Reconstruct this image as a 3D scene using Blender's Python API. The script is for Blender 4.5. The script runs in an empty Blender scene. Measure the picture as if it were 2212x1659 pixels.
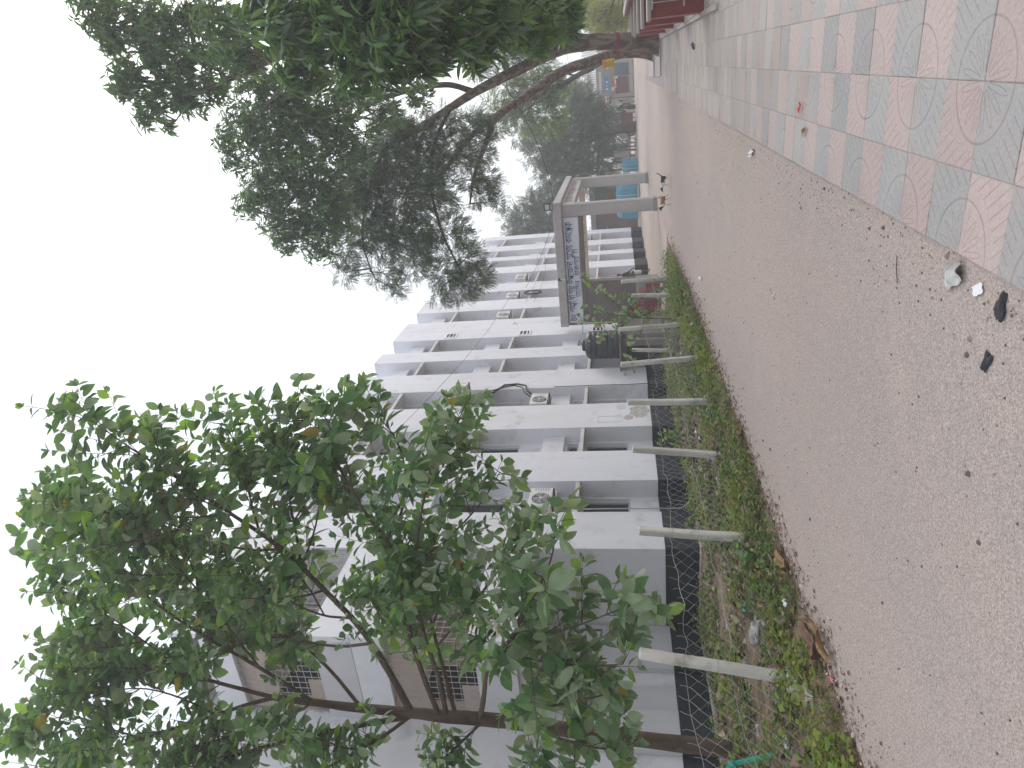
import bpy, math, random
import numpy as np
from mathutils import Vector, Matrix
random.seed(7); rng = np.random.default_rng(11)
scene = bpy.context.scene
COL = scene.collection
R = math.radians

# ---------------------------------------------------------------- camera (a phone held on its side: the picture is stored turned a quarter)
CAM_H = 1.6
PITCH, YAW, ROLL = R(9.333), R(23.269), 0.035
F = Vector((-math.sin(YAW)*math.cos(PITCH), math.cos(YAW)*math.cos(PITCH), math.sin(PITCH)))
R0 = Vector((math.cos(YAW), math.sin(YAW), 0)); U0 = R0.cross(F)
RV = R0*math.cos(ROLL) - U0*math.sin(ROLL); UV = R0*math.sin(ROLL) + U0*math.cos(ROLL)
cam = bpy.data.cameras.new('camera'); camo = bpy.data.objects.new('camera', cam); COL.objects.link(camo)
m = Matrix.Identity(4)
for i in range(3):
    m[i][0] = -UV[i]; m[i][1] = RV[i]; m[i][2] = -F[i]
m[2][3] = CAM_H
camo.matrix_world = m
cam.sensor_fit = 'HORIZONTAL'; cam.sensor_width = 36; cam.lens = 36*1490/2212; cam.clip_start = .05; cam.clip_end = 1500
scene.camera = camo

# ---------------------------------------------------------------- sky, sun, exposure: hazy white morning sky, weak low sun ahead to the right
SUN_EL, SUN_AZ = R(38), R(30)           # azimuth from +Y towards +X
world = bpy.data.worlds.new('World'); scene.world = world; world.use_nodes = True
wn, wl = world.node_tree.nodes, world.node_tree.links
bg = wn['Background']; bg.inputs['Strength'].default_value = .1
sky = wn.new('ShaderNodeTexSky'); sky.sky_type = 'NISHITA'; sky.sun_disc = False
sky.sun_elevation = SUN_EL; sky.sun_rotation = SUN_AZ; sky.air_density = 1.2; sky.dust_density = 7; sky.ozone_density = 1
hs = wn.new('ShaderNodeHueSaturation'); hs.inputs['Saturation'].default_value = .35
wl.new(sky.outputs[0], hs.inputs['Color'])
mx = wn.new('ShaderNodeMix'); mx.data_type = 'RGBA'; mx.inputs[0].default_value = .62
wl.new(hs.outputs[0], mx.inputs[6]); mx.inputs[7].default_value = (11.2, 11.8, 12.9, 1)
wl.new(mx.outputs[2], bg.inputs['Color'])
sl = bpy.data.lights.new('sun', 'SUN'); sl.energy = .85; sl.angle = R(32); sl.color = (1, .95, .88)
so = bpy.data.objects.new('sun', sl); COL.objects.link(so)
sd = Vector((math.sin(SUN_AZ)*math.cos(SUN_EL), math.cos(SUN_AZ)*math.cos(SUN_EL), math.sin(SUN_EL)))
so.rotation_euler = sd.to_track_quat('Z', 'Y').to_euler()
scene.view_settings.view_transform = 'Standard'; scene.view_settings.look = 'None'
scene.view_settings.exposure = 0.5; scene.view_settings.gamma = 1; scene.view_settings.use_curve_mapping = False
scene.cycles.use_denoising = True
scene.cycles.volume_bounces = 1; scene.cycles.max_bounces = 8; scene.cycles.transparent_max_bounces = 8

# ---------------------------------------------------------------- helpers
ORG = {}
def tag(o, label=None, cat=None, group=None, kind=None):
    if label: o['label'] = label
    if cat: o['category'] = cat
    if group: o['group'] = group
    if kind: o['kind'] = kind
    return o
def thing(name, label, cat, loc=(0, 0, 0), group=None):
    o = bpy.data.objects.new(name, None); COL.objects.link(o); o.location = loc; o.empty_display_size = .1
    ORG[o.name] = Vector(loc)
    return tag(o, label, cat, group)
def link(name, me, parent=None, loc=None, rot=None, scale=None):
    o = bpy.data.objects.new(name, me); COL.objects.link(o)
    if parent is not None: o.parent = parent; ORG[o.name] = ORG.get(parent.name, Vector((0, 0, 0)))
    if loc is not None: o.location = loc
    if rot is not None: o.rotation_euler = rot
    if scale is not None: o.scale = scale
    return o
class MB:
    """collects geometry in world coordinates; build() makes ONE mesh object"""
    def __init__(s): s.v = []; s.f = []; s.mi = []; s.uv = None
    def add(s, vs, fs, mi=0):
        b = len(s.v); s.v += [tuple(q) for q in vs]
        for f in fs: s.f.append(tuple(i+b for i in f)); s.mi.append(mi)
        return s
    def box(s, x0, x1, y0, y1, z0, z1, mi=0, bev=0):
        if bev <= 0:
            vs = [(x, y, z) for z in (z0, z1) for y in (y0, y1) for x in (x0, x1)]
            return s.add(vs, [(0, 2, 3, 1), (4, 5, 7, 6), (0, 1, 5, 4), (2, 6, 7, 3), (0, 4, 6, 2), (1, 3, 7, 5)], mi)
        b = bev; vs = []; 
        for (bx, by, bz) in ((b, b, 0), (b, 0, b), (0, b, b)):
            for z in (0, 1):
                for y in (0, 1):
                    for x in (0, 1):
                        vs.append((x1-bx if x else x0+bx, y1-by if y else y0+by, z1-bz if z else z0+bz))
        P = lambda k, x, y, z: k*8+z*4+y*2+x
        fs = [(P(0,0,0,0),P(0,0,1,0),P(0,1,1,0),P(0,1,0,0)), (P(0,0,0,1),P(0,1,0,1),P(0,1,1,1),P(0,0,1,1)),
              (P(1,0,0,0),P(1,1,0,0),P(1,1,0,1),P(1,0,0,1)), (P(1,0,1,0),P(1,0,1,1),P(1,1,1,1),P(1,1,1,0)),
              (P(2,0,0,0),P(2,0,0,1),P(2,0,1,1),P(2,0,1,0)), (P(2,1,0,0),P(2,1,1,0),P(2,1,1,1),P(2,1,0,1))]
        for y in (0, 1):
            for z in (0, 1): fs.append((P(0,0,y,z),P(0,1,y,z),P(1,1,y,z),P(1,0,y,z)))
        for x in (0, 1):
            for z in (0, 1): fs.append((P(0,x,0,z),P(0,x,1,z),P(2,x,1,z),P(2,x,0,z)))
            for y in (0, 1): fs.append((P(1,x,y,0),P(1,x,y,1),P(2,x,y,1),P(2,x,y,0)))
        for x in (0, 1):
            for y in (0, 1):
                for z in (0, 1): fs.append((P(0,x,y,z),P(1,x,y,z),P(2,x,y,z)))
        return s.add(vs, fs, mi)
    def tube(s, path, rad, n=6, mi=0, cap=True, jitter=0):
        path = [Vector(p) for p in path]; k = len(path)
        if not hasattr(rad, '__len__'): rad = [rad]*k
        t0 = (path[1]-path[0]).normalized()
        a = t0.cross(Vector((0, 0, 1)));  a = t0.cross(Vector((1, 0, 0))) if a.length < .1 else a
        a.normalize(); vs = []
        for i in range(k):
            t = (path[min(i+1, k-1)]-path[max(i-1, 0)])
            t = t.normalized() if t.length > 1e-9 else t0
            a = a - t*a.dot(t); a.normalize(); b = t.cross(a)
            for j in range(n):
                th = 2*math.pi*j/n; r = rad[i]*(1+(random.uniform(-jitter, jitter) if jitter else 0))
                vs.append(path[i]+a*(r*math.cos(th))+b*(r*math.sin(th)))
        fs = [(i*n+j, i*n+(j+1) % n, (i+1)*n+(j+1) % n, (i+1)*n+j) for i in range(k-1) for j in range(n)]
        if cap: fs += [tuple(range(n-1, -1, -1)), tuple((k-1)*n+j for j in range(n))]
        return s.add(vs, fs, mi)
    def lathe(s, c, prof, n=24, mi=0, axis='z'):
        vs = []
        for (r, h) in prof:
            for j in range(n):
                th = 2*math.pi*j/n; ca, sa = r*math.cos(th), r*math.sin(th)
                vs.append((c[0]+ca, c[1]+sa, c[2]+h) if axis == 'z' else ((c[0]+h, c[1]+ca, c[2]+sa) if axis == 'x' else (c[0]+ca, c[1]+h, c[2]+sa)))
        k = len(prof)
        fs = [(i*n+j, i*n+(j+1) % n, (i+1)*n+(j+1) % n, (i+1)*n+j) for i in range(k-1) for j in range(n)]
        fs += [tuple(range(n-1, -1, -1)), tuple((k-1)*n+j for j in range(n))]
        return s.add(vs, fs, mi)
    def prism(s, poly, h, mi=0):
        """closed polygon of 3D points extruded by the vector h"""
        n = len(poly); h = Vector(h); a = [Vector(p) for p in poly]; vs = a+[p+h for p in a]
        return s.add(vs, [tuple(range(n-1, -1, -1)), tuple(range(n, 2*n))]+[(i, (i+1) % n, n+(i+1) % n, n+i) for i in range(n)], mi)
    def build(s, name, mats, parent=None, smooth=False, local=None):
        o_ = ORG.get(parent.name, Vector((0, 0, 0))) if parent is not None else Vector((0, 0, 0))
        if local is not None: o_ = o_ + Vector(local)
        me = bpy.data.meshes.new(name)
        me.from_pydata([(p[0]-o_[0], p[1]-o_[1], p[2]-o_[2]) for p in s.v], [], s.f)
        for m_ in (mats if isinstance(mats, (list, tuple)) else [mats]): me.materials.append(m_)
        if any(s.mi): me.polygons.foreach_set('material_index', s.mi)
        if smooth: me.polygons.foreach_set('use_smooth', [True]*len(s.f))
        me.update()
        return link(name, me, parent, local)
def np_mesh(name, V, Fc, mats, mi=None, smooth=False):
    """V (n,3), Fc (m,k) -> mesh"""
    me = bpy.data.meshes.new(name); n, (mf, k) = len(V), Fc.shape
    me.vertices.add(n); me.vertices.foreach_set('co', np.asarray(V, np.float32).ravel())
    me.loops.add(mf*k); me.loops.foreach_set('vertex_index', Fc.astype(np.int32).ravel())
    me.polygons.add(mf); me.polygons.foreach_set('loop_start', np.arange(0, mf*k, k, dtype=np.int32))
    for m_ in mats: me.materials.append(m_)
    if mi is not None: me.polygons.foreach_set('material_index', np.asarray(mi, np.int32))
    if smooth: me.polygons.foreach_set('use_smooth', np.ones(mf, bool))
    me.update(calc_edges=True); me.validate()
    return me
def sstep(a, b, t):
    q = min(1, max(0, (t-a)/(b-a))); return q*q*(3-2*q)
def gz(x, y): return .18*sstep(14, 26, y)*sstep(-1, -3.5, x)   # the ground rises a little towards the gate
def catenary(a, b, sag, n=14):
    a, b = Vector(a), Vector(b)
    return [a.lerp(b, i/n)-Vector((0, 0, sag*4*(i/n)*(1-i/n))) for i in range(n+1)]

# ---------------------------------------------------------------- materials
def nd(nt, t, **kw):
    n = nt.nodes.new(t)
    for k, v in kw.items():
        if k in n.inputs: n.inputs[k].default_value = v
        else: setattr(n, k, v)
    return n
def mat(name, col, rough=.8, col2=None, scale=2., lo=.4, hi=.65, stretch=(1, 1, 1), bump=0., bscale=30., metal=0., spec=.3, speck=0., sscale=60., detail=5, col3=None, scale3=.5, lo3=.45, hi3=.7, sheen=0):
    m = bpy.data.materials.new(name); m.use_nodes = True; nt = m.node_tree; L = nt.links
    b = nt.nodes['Principled BSDF']; b.inputs['Roughness'].default_value = rough; b.inputs['Metallic'].default_value = metal
    b.inputs['Specular IOR Level'].default_value = spec; b.inputs['Base Color'].default_value = (*col, 1)
    m.diffuse_color = (*col, 1)
    if not (col2 or bump or speck): return m
    g = nd(nt, 'ShaderNodeNewGeometry'); mp = nd(nt, 'ShaderNodeMapping'); mp.inputs['Scale'].default_value = stretch
    L.new(g.outputs['Position'], mp.inputs['Vector']); cur = None
    def mixc(fac, a, c):
        x = nd(nt, 'ShaderNodeMix'); x.data_type = 'RGBA'; L.new(fac, x.inputs[0])
        if hasattr(a, 'is_linked'): L.new(a, x.inputs[6])
        else: x.inputs[6].default_value = (*a, 1)
        x.inputs[7].default_value = (*c, 1); return x.outputs[2]
    def ramp(vec, sc, lo, hi, det):
        n = nd(nt, 'ShaderNodeTexNoise'); n.inputs['Scale'].default_value = sc; n.inputs['Detail'].default_value = det; n.inputs['Roughness'].default_value = .6
        L.new(vec, n.inputs['Vector']); r = nd(nt, 'ShaderNodeMapRange'); r.inputs['From Min'].default_value = lo; r.inputs['From Max'].default_value = hi
        L.new(n.outputs['Fac'], r.inputs['Value']); return r.outputs[0]
    cur = col
    if col2: cur = mixc(ramp(mp.outputs[0], scale, lo, hi, detail), cur, col2)
    if col3: cur = mixc(ramp(g.outputs['Position'], scale3, lo3, hi3, 4), cur, col3)
    if speck:
        v = nd(nt, 'ShaderNodeTexNoise'); v.inputs['Scale'].default_value = sscale; v.inputs['Detail'].default_value = 3
        L.new(g.outputs['Position'], v.inputs['Vector'])
        r = nd(nt, 'ShaderNodeMapRange'); r.inputs['From Min'].default_value = .3; r.inputs['From Max'].default_value = .7
        r.inputs['To Min'].default_value = 1-speck; r.inputs['To Max'].default_value = 1+speck; L.new(v.outputs['Fac'], r.inputs['Value'])
        x = nd(nt, 'ShaderNodeMix'); x.data_type = 'RGBA'; x.blend_type = 'MULTIPLY'; x.inputs[0].default_value = 1
        if hasattr(cur, 'is_linked'): L.new(cur, x.inputs[6])
        else: x.inputs[6].default_value = (*cur, 1)
        L.new(r.outputs[0], x.inputs[7]); cur = x.outputs[2]
    if hasattr(cur, 'is_linked'): L.new(cur, b.inputs['Base Color'])
    if bump:
        v = nd(nt, 'ShaderNodeTexNoise'); v.inputs['Scale'].default_value = bscale; v.inputs['Detail'].default_value = 4; L.new(g.outputs['Position'], v.inputs['Vector'])
        bp = nd(nt, 'ShaderNodeBump'); bp.inputs['Strength'].default_value = bump; bp.inputs['Distance'].default_value = .02
        L.new(v.outputs['Fac'], bp.inputs['Height']); L.new(bp.outputs[0], b.inputs['Normal'])
    return m
def leafmat(name, top, under, trans=.3, rough=.45, var=.25):
    m = bpy.data.materials.new(name); m.use_nodes = True; nt = m.node_tree; L = nt.links
    b = nt.nodes['Principled BSDF']; b.inputs['Roughness'].default_value = rough; b.inputs['Specular IOR Level'].default_value = .35
    g = nd(nt, 'ShaderNodeNewGeometry'); x = nd(nt, 'ShaderNodeMix'); x.data_type = 'RGBA'
    x.inputs[6].default_value = (*top, 1); x.inputs[7].default_value = (*under, 1); L.new(g.outputs['Backfacing'], x.inputs[0])
    n = nd(nt, 'ShaderNodeTexNoise'); n.inputs['Scale'].default_value = 6; L.new(g.outputs['Position'], n.inputs['Vector'])
    r = nd(nt, 'ShaderNodeMapRange'); r.inputs['From Min'].default_value = .3; r.inputs['From Max'].default_value = .7; r.inputs['To Min'].default_value = 1-var; r.inputs['To Max'].default_value = 1+var
    L.new(n.outputs['Fac'], r.inputs['Value'])
    y = nd(nt, 'ShaderNodeMix'); y.data_type = 'RGBA'; y.blend_type = 'MULTIPLY'; y.inputs[0].default_value = 1
    L.new(x.outputs[2], y.inputs[6]); L.new(r.outputs[0], y.inputs[7]); L.new(y.outputs[2], b.inputs['Base Color'])
    t = nd(nt, 'ShaderNodeBsdfTranslucent'); t.inputs['Color'].default_value = (min(1, top[0]*1.9), min(1, top[1]*1.9), top[2]*.9, 1)
    s = nd(nt, 'ShaderNodeMixShader'); s.inputs[0].default_value = trans
    L.new(b.outputs[0], s.inputs[1]); L.new(t.outputs[0], s.inputs[2]); L.new(s.outputs[0], nt.nodes['Material Output'].inputs['Surface'])
    return m
M = {}
M['plaster'] = mat('white_plaster', (.7, .705, .755), .85, (.63, .63, .65), 1.1, .45, .72, (1, 1, .22), .12, 60, col3=(.47, .455, .46), scale3=1.7, lo3=.56, hi3=.82)
M['plaster_shade_patch'] = mat('shade_and_patch_plaster', (.56, .565, .59), .85, (.5, .5, .51), 1.2, .45, .7, (1, 1, .3), .12, 60)  # greyer plaster: shade put into wing and parapet colour, also scar patches
M['peeled'] = mat('peeled_render', (.38, .36, .33), .95, (.52, .51, .5), 9, .4, .62, bump=.6, bscale=45)
M['plinth'] = mat('black_plinth_paint', (.016, .02, .028), .55, (.036, .042, .05), 1.6, .42, .75, bump=.08, bscale=30, col3=(.085, .09, .095), scale3=3, lo3=.62, hi3=.88)
M['slab'] = mat('sunshade_concrete', (.6, .59, .58), .9, (.5, .49, .47), 3, .4, .7, bump=.15)
M['concrete'] = mat('raw_concrete', (.36, .34, .32), .9, (.27, .25, .235), 2.2, .4, .68, bump=.35, bscale=40, speck=.12, sscale=90)
M['kerb'] = mat('kerb_concrete', (.42, .37, .335), .9, (.32, .28, .25), 3, .4, .7, bump=.3, bscale=30)
M['gatepaint'] = mat('gate_paint', (.45, .435, .43), .85, (.38, .36, .355), 2.4, .4, .7, (1, 1, .25), .2, 40, col3=(.25, .22, .2), scale3=4, lo3=.62, hi3=.82)
M['gatewall'] = mat('brown_grey_render', (.2, .175, .165), .9, (.165, .145, .14), 2, .4, .65, bump=.25, bscale=50)
M['gatecream'] = mat('cream_beam_paint', (.5, .41, .32), .85, (.42, .34, .27), 2.5, .4, .7, bump=.1)
M['frame'] = mat('aluminium_frame', (.5, .51, .53), .45, metal=.2)
M['glass'] = mat('dark_glass', (.03, .035, .04), .08, spec=.6)
M['ac'] = mat('ac_casing', (.68, .68, .67), .5, (.6, .59, .56), 4, .4, .7)
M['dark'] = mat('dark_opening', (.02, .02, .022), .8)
M['grille'] = mat('fan_grille', (.3, .3, .3), .5, metal=.3)
M['rust'] = mat('rust_iron', (.16, .075, .05), .8, (.1, .06, .05), 20, .4, .6)
M['iron'] = mat('white_iron_bar', (.42, .4, .38), .6)
M['beige'] = mat('beige_shutter', (.5, .42, .36), .7, (.42, .35, .3), 3, .4, .7)
M['cable'] = mat('black_cable', (.02, .02, .022), .6)
M['greycable'] = mat('grey_pipe', (.33, .33, .34), .6)
M['tank'] = mat('tank_plastic', (.022, .028, .038), .42, (.035, .042, .052), 3, .4, .7, spec=.4)
M['white'] = mat('white_paint', (.78, .78, .78), .6)
M['cloth'] = mat('banner_cloth', (.72, .74, .78), .75, (.66, .68, .72), 3, .4, .7, (1, 1, 2), .25, 6)
M['ink'] = mat('banner_ink', (.03, .06, .2), .7)
M['relief'] = mat('relief_letter', (.17, .15, .14), .9)
M['maroon'] = mat('maroon_oxide_paint', (.2, .035, .035), .6, (.16, .04, .04), 4, .4, .7, bump=.1)
M['redwall'] = mat('red_oxide_paint', (.24, .05, .045), .7, (.17, .045, .04), 2.2, .4, .7, bump=.15, bscale=25, col3=(.3, .13, .11), scale3=2, lo3=.6, hi3=.85)
M['redpale'] = mat('pale_red_paint', (.38, .2, .18), .8, (.28, .12, .11), 4, .4, .7)
M['cap'] = mat('coping_cement', (.4, .36, .33), .9, (.33, .29, .26), 3, .4, .7, bump=.2)
M['post'] = mat('post_concrete', (.64, .625, .59), .92, (.48, .47, .42), 4, .4, .68, (1, 1, .3), .4, 50, col3=(.25, .25, .17), scale3=5, lo3=.55, hi3=.8)
M['wire'] = mat('galvanised_wire', (.36, .36, .36), .5, metal=.5)
M['pvc'] = mat('green_pvc', (.02, .26, .17), .4)
M['pvclight'] = mat('pale_pvc', (.45, .55, .53), .5)
M['bark'] = mat('dark_bark', (.1, .075, .06), .95, (.055, .04, .033), 9, .4, .6, (1, 1, .25), .9, 25)
M['bark_light'] = mat('flaking_bark', (.215, .17, .14), .95, (.085, .064, .052), 7, .42, .58, (1, 1, .3), 1., 22)
M['bark_young'] = mat('brown_smooth_bark', (.12, .082, .062), .85, (.075, .052, .04), 6, .4, .65, (1, 1, .3), .4, 40, col3=(.17, .13, .095), scale3=6, lo3=.58, hi3=.75)
M['twig'] = mat('twig', (.1, .075, .055), .85)
M['soil'] = mat('verge_soil', (.27, .2, .155), .98, (.13, .085, .06), 5, .4, .65, bump=1., bscale=25, speck=.35, sscale=45)
M['ground'] = mat('dusty_ground', (.44, .36, .31), .95, (.39, .32, .28), .8, .4, .65, bump=.3, bscale=20, speck=.12, sscale=30)
M['road'] = mat('worn_road', (.4, .33, .29), .95, (.372, .318, .288), .55, .42, .6, (1, .35, 1), .5, 70, speck=.36, sscale=110, col3=(.425, .345, .3), scale3=.9, lo3=.55, hi3=.75)
M['pave'] = mat('pavement_concrete', (.37, .325, .295), .92, (.345, .32, .3), .9, .4, .65, bump=.3, bscale=40, speck=.14, sscale=60)
M['pebble'] = mat('pebble', (.3, .26, .23), .95, (.18, .15, .13), 30, .4, .6)
M['skin'] = mat('skin', (.16, .085, .055), .6)
M['hair'] = mat('hair', (.012, .011, .012), .6)
M['shirt'] = mat('brown_shirt', (.12, .055, .045), .9, (.09, .04, .035), 12, .4, .6, bump=.3, bscale=20)
M['trouser'] = mat('dark_trouser', (.03, .04, .05), .9)
M['bag'] = mat('pale_bag', (.55, .55, .56), .8)
M['purple'] = mat('purple_cloth', (.05, .03, .07), .9)
M['orange'] = mat('orange_cloth', (.3, .1, .06), .9)
M['blackcloth'] = mat('black_cloth', (.018, .018, .02), .9)
M['tarp'] = mat('blue_tarpaulin', (.06, .27, .38), .55, (.05, .22, .32), 1.5, .4, .65, bump=.5, bscale=4)
M['tin'] = mat('corrugated_tin', (.42, .42, .42), .6, (.32, .3, .28), 2, .4, .7, metal=.3)
M['board'] = mat('weathered_hoarding', (.2, .2, .21), .8, (.25, .25, .26), 2, .4, .7)
M['shopwall'] = mat('shop_wall', (.4, .38, .34), .9, (.34, .32, .29), 2, .4, .7)
M['blue'] = mat('sign_blue', (.03, .22, .5), .5); M['yellow'] = mat('sign_yellow', (.75, .5, .03), .5); M['amber'] = mat('sign_amber', (.8, .42, .06), .5)
M['red'] = mat('sign_red', (.55, .04, .04), .5); M['pink'] = mat('sign_pink', (.5, .22, .2), .6); M['teal'] = mat('teal_paint', (.16, .3, .29), .6, (.13, .25, .25), 3, .4, .7)
M['shutter_blue'] = mat('slate_shutter', (.1, .13, .18), .6); M['shutter_red'] = mat('brown_red_shutter', (.19, .08, .075), .7)
M['brickwall'] = mat('brown_wall', (.17, .125, .105), .95, (.13, .1, .09), 2, .4, .7, bump=.3)
M['bamboo'] = mat('brown_pole', (.17, .13, .11), .9)
M['plastic'] = mat('clear_plastic', (.55, .54, .52), .35, (.4, .38, .35), 14, .4, .6, bump=.6, bscale=30)
M['paper'] = mat('white_paper', (.75, .76, .8), .8)
M['mud'] = mat('dark_lump', (.05, .05, .055), .8, bump=.8, bscale=60)
M['dryleaf'] = mat('dry_leaf', (.3, .2, .09), .85, (.2, .12, .06), 20, .4, .6)
M['barkchip'] = mat('bark_chip', (.2, .11, .085), .95, (.12, .07, .055), 15, .4, .6, bump=.5)
# ================================================================ ground, road, pavement, verge
def sheet(name, xs, ys, zf, m, jit=None):
    V = []; nx, ny = len(xs), len(ys)
    for y in ys:
        for i, x in enumerate(xs):
            xx = x+(jit(i, y) if jit else 0); V.append((xx, y, zf(xx, y)))
    Fc = np.array([(j*nx+i, j*nx+i+1, (j+1)*nx+i+1, (j+1)*nx+i) for j in range(ny-1) for i in range(nx-1)])
    o = link(name, np_mesh(name, np.array(V), Fc, [m], smooth=True)); o['kind'] = 'structure'; return o
gx = [-300, -120, -60, -30, -16, -12] + [-10+.5*i for i in range(24)] + [3, 6, 12, 30, 60, 120, 300]
gy = [-200, -60, -20, -5] + [float(i) for i in range(0, 46)] + [50, 60, 80, 120, 200, 300]
sheet('ground', gx, gy, lambda x, y: gz(x, y)-.012, M['ground'])
def wob(y, s=0): return .07*math.sin(y*.83+s)+.05*math.sin(y*2.3+1+s)+.035*math.sin(y*5.7+2*s)+.022*math.sin(y*13.1+s)+.015*math.sin(y*29.7)
rx = [-4.72, -4.5, -4.0, -3.0, -2.0, -1.4, -1.0, -.8]
ry = [-4+.25*i for i in range(18)]+[.5+.07*i for i in range(330)]+[24+1.5*i for i in range(26)]
sheet('road', rx, ry, lambda x, y: gz(x, y)+.004-.01*sstep(-4.4, -4.75, x), M['road'], lambda i, y: (wob(y)*.8 if i == 0 else (.022*y if i >= 6 else 0)))
# pavement on the right: concrete bed, tiles laid on it, plain slabs farther on
TD = .022                      # the pavement runs at a slight angle to the road
PX0 = -1.0
pv = sheet('pavement', [PX0, PX0+.02, -.3, .5, 1.2, 1.9], [-2+.5*i for i in range(54)]+[25+1.2*i for i in range(12)], lambda x, y: (.0 if x-TD*y < PX0+.01 else .026), M['pave'], lambda i, y: TD*y)
tm = []
def tile_material(name, base, dusty, groove):
    m_ = bpy.data.materials.new(name); m_.use_nodes = True; nt = m_.node_tree; L = nt.links; b = nt.nodes['Principled BSDF']; b.inputs['Roughness'].default_value = .9; b.inputs['Specular IOR Level'].default_value = .2
    def mth(op, a, c=None):
        n = nd(nt, 'ShaderNodeMath'); n.operation = op
        for k, x in enumerate((a, c)):
            if x is None: continue
            if isinstance(x, (int, float)): n.inputs[k].default_value = x
            else: L.new(x, n.inputs[k])
        return n.outputs[0]
    uv = nd(nt, 'ShaderNodeUVMap'); sx = nd(nt, 'ShaderNodeSeparateXYZ'); L.new(uv.outputs[0], sx.inputs[0]); p, q = sx.outputs[0], sx.outputs[1]
    r = mth('SQRT', mth('ADD', mth('MULTIPLY', p, p), mth('MULTIPLY', q, q)))
    a = mth('MULTIPLY', mth('ARCTAN2', q, p), 2/math.pi)
    fr = mth('ABSOLUTE', mth('SUBTRACT', mth('FRACT', mth('MULTIPLY', a, 4)), .5))        # 0 in the petal's middle .. .5 between petals
    edge = mth('ABSOLUTE', mth('SUBTRACT', fr, mth('MULTIPLY', mth('SQRT', mth('MAXIMUM', mth('SUBTRACT', .56, r), 0)), .62)))
    pet = mth('MULTIPLY', mth('LESS_THAN', mth('MULTIPLY', edge, mth('ADD', r, .12)), .018), mth('MULTIPLY', mth('LESS_THAN', r, .58), mth('GREATER_THAN', r, .1)))
    arc = mth('LESS_THAN', mth('ABSOLUTE', mth('SUBTRACT', r, .68)), .014)
    st = mth('MULTIPLY', mth('LESS_THAN', mth('ABSOLUTE', mth('SUBTRACT', mth('FRACT', mth('MULTIPLY', mth('SUBTRACT', p, mth('MULTIPLY', q, .75)), 5.5)), .5)), .05), mth('GREATER_THAN', r, .84))
    g = mth('MAXIMUM', mth('MAXIMUM', pet, arc), st)
    geo = nd(nt, 'ShaderNodeNewGeometry'); n1 = nd(nt, 'ShaderNodeTexNoise'); n1.inputs['Scale'].default_value = 3.2; n1.inputs['Detail'].default_value = 6; n1.inputs['Roughness'].default_value = .65; L.new(geo.outputs['Position'], n1.inputs['Vector'])
    mr = nd(nt, 'ShaderNodeMapRange'); mr.inputs['From Min'].default_value = .4; mr.inputs['From Max'].default_value = .66; L.new(n1.outputs['Fac'], mr.inputs['Value'])
    mrc = mth('MINIMUM', mth('ADD', mth('MULTIPLY', mr.outputs[0], .6), .3), 1)
    sy = nd(nt, 'ShaderNodeSeparateXYZ'); L.new(geo.outputs['Position'], sy.inputs[0])
    far = nd(nt, 'ShaderNodeMapRange'); far.inputs['From Min'].default_value = 5.5; far.inputs['From Max'].default_value = 13; L.new(sy.outputs[1], far.inputs['Value'])   # dust lies thicker farther along the path
    dust = mth('MINIMUM', mth('ADD', mrc, mth('MULTIPLY', far.outputs[0], .75)), .93)
    ri = nd(nt, 'ShaderNodeObjectInfo'); 
    x = nd(nt, 'ShaderNodeMix'); x.data_type = 'RGBA'; L.new(dust, x.inputs[0]); x.inputs[6].default_value = (*base, 1); x.inputs[7].default_value = (*dusty, 1)
    y = nd(nt, 'ShaderNodeMix'); y.data_type = 'RGBA'; L.new(mth('MULTIPLY', g, mth('SUBTRACT', .8, mth('MULTIPLY', dust, .6))), y.inputs[0]); L.new(x.outputs[2], y.inputs[6]); y.inputs[7].default_value = (*groove, 1)
    n2 = nd(nt, 'ShaderNodeTexNoise'); n2.inputs['Scale'].default_value = 60; n2.inputs['Detail'].default_value = 4; L.new(geo.outputs['Position'], n2.inputs['Vector'])
    z = nd(nt, 'ShaderNodeMix'); z.data_type = 'RGBA'; z.blend_type = 'MULTIPLY'; z.inputs[0].default_value = 1; L.new(y.outputs[2], z.inputs[6])
    L.new(mth('ADD', mth('ADD', .68, mth('MULTIPLY', n2.outputs['Fac'], .45)), mth('MULTIPLY', ri.outputs['Random'], .18)), z.inputs[7]); L.new(z.outputs[2], b.inputs['Base Color'])
    bp = nd(nt, 'ShaderNodeBump'); bp.inputs['Strength'].default_value = .9; bp.inputs['Distance'].default_value = .006
    L.new(mth('SUBTRACT', mth('MULTIPLY', n2.outputs['Fac'], .35), mth('MULTIPLY', g, 1.)), bp.inputs['Height']); L.new(bp.outputs[0], b.inputs['Normal'])
    return m_
MP = tile_material('pink_tile', (.455, .35, .328), (.43, .365, .332), (.25, .21, .185))
MG = tile_material('grey_tile', (.335, .34, .342), (.395, .36, .335), (.23, .205, .185))
TS = .374
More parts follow.
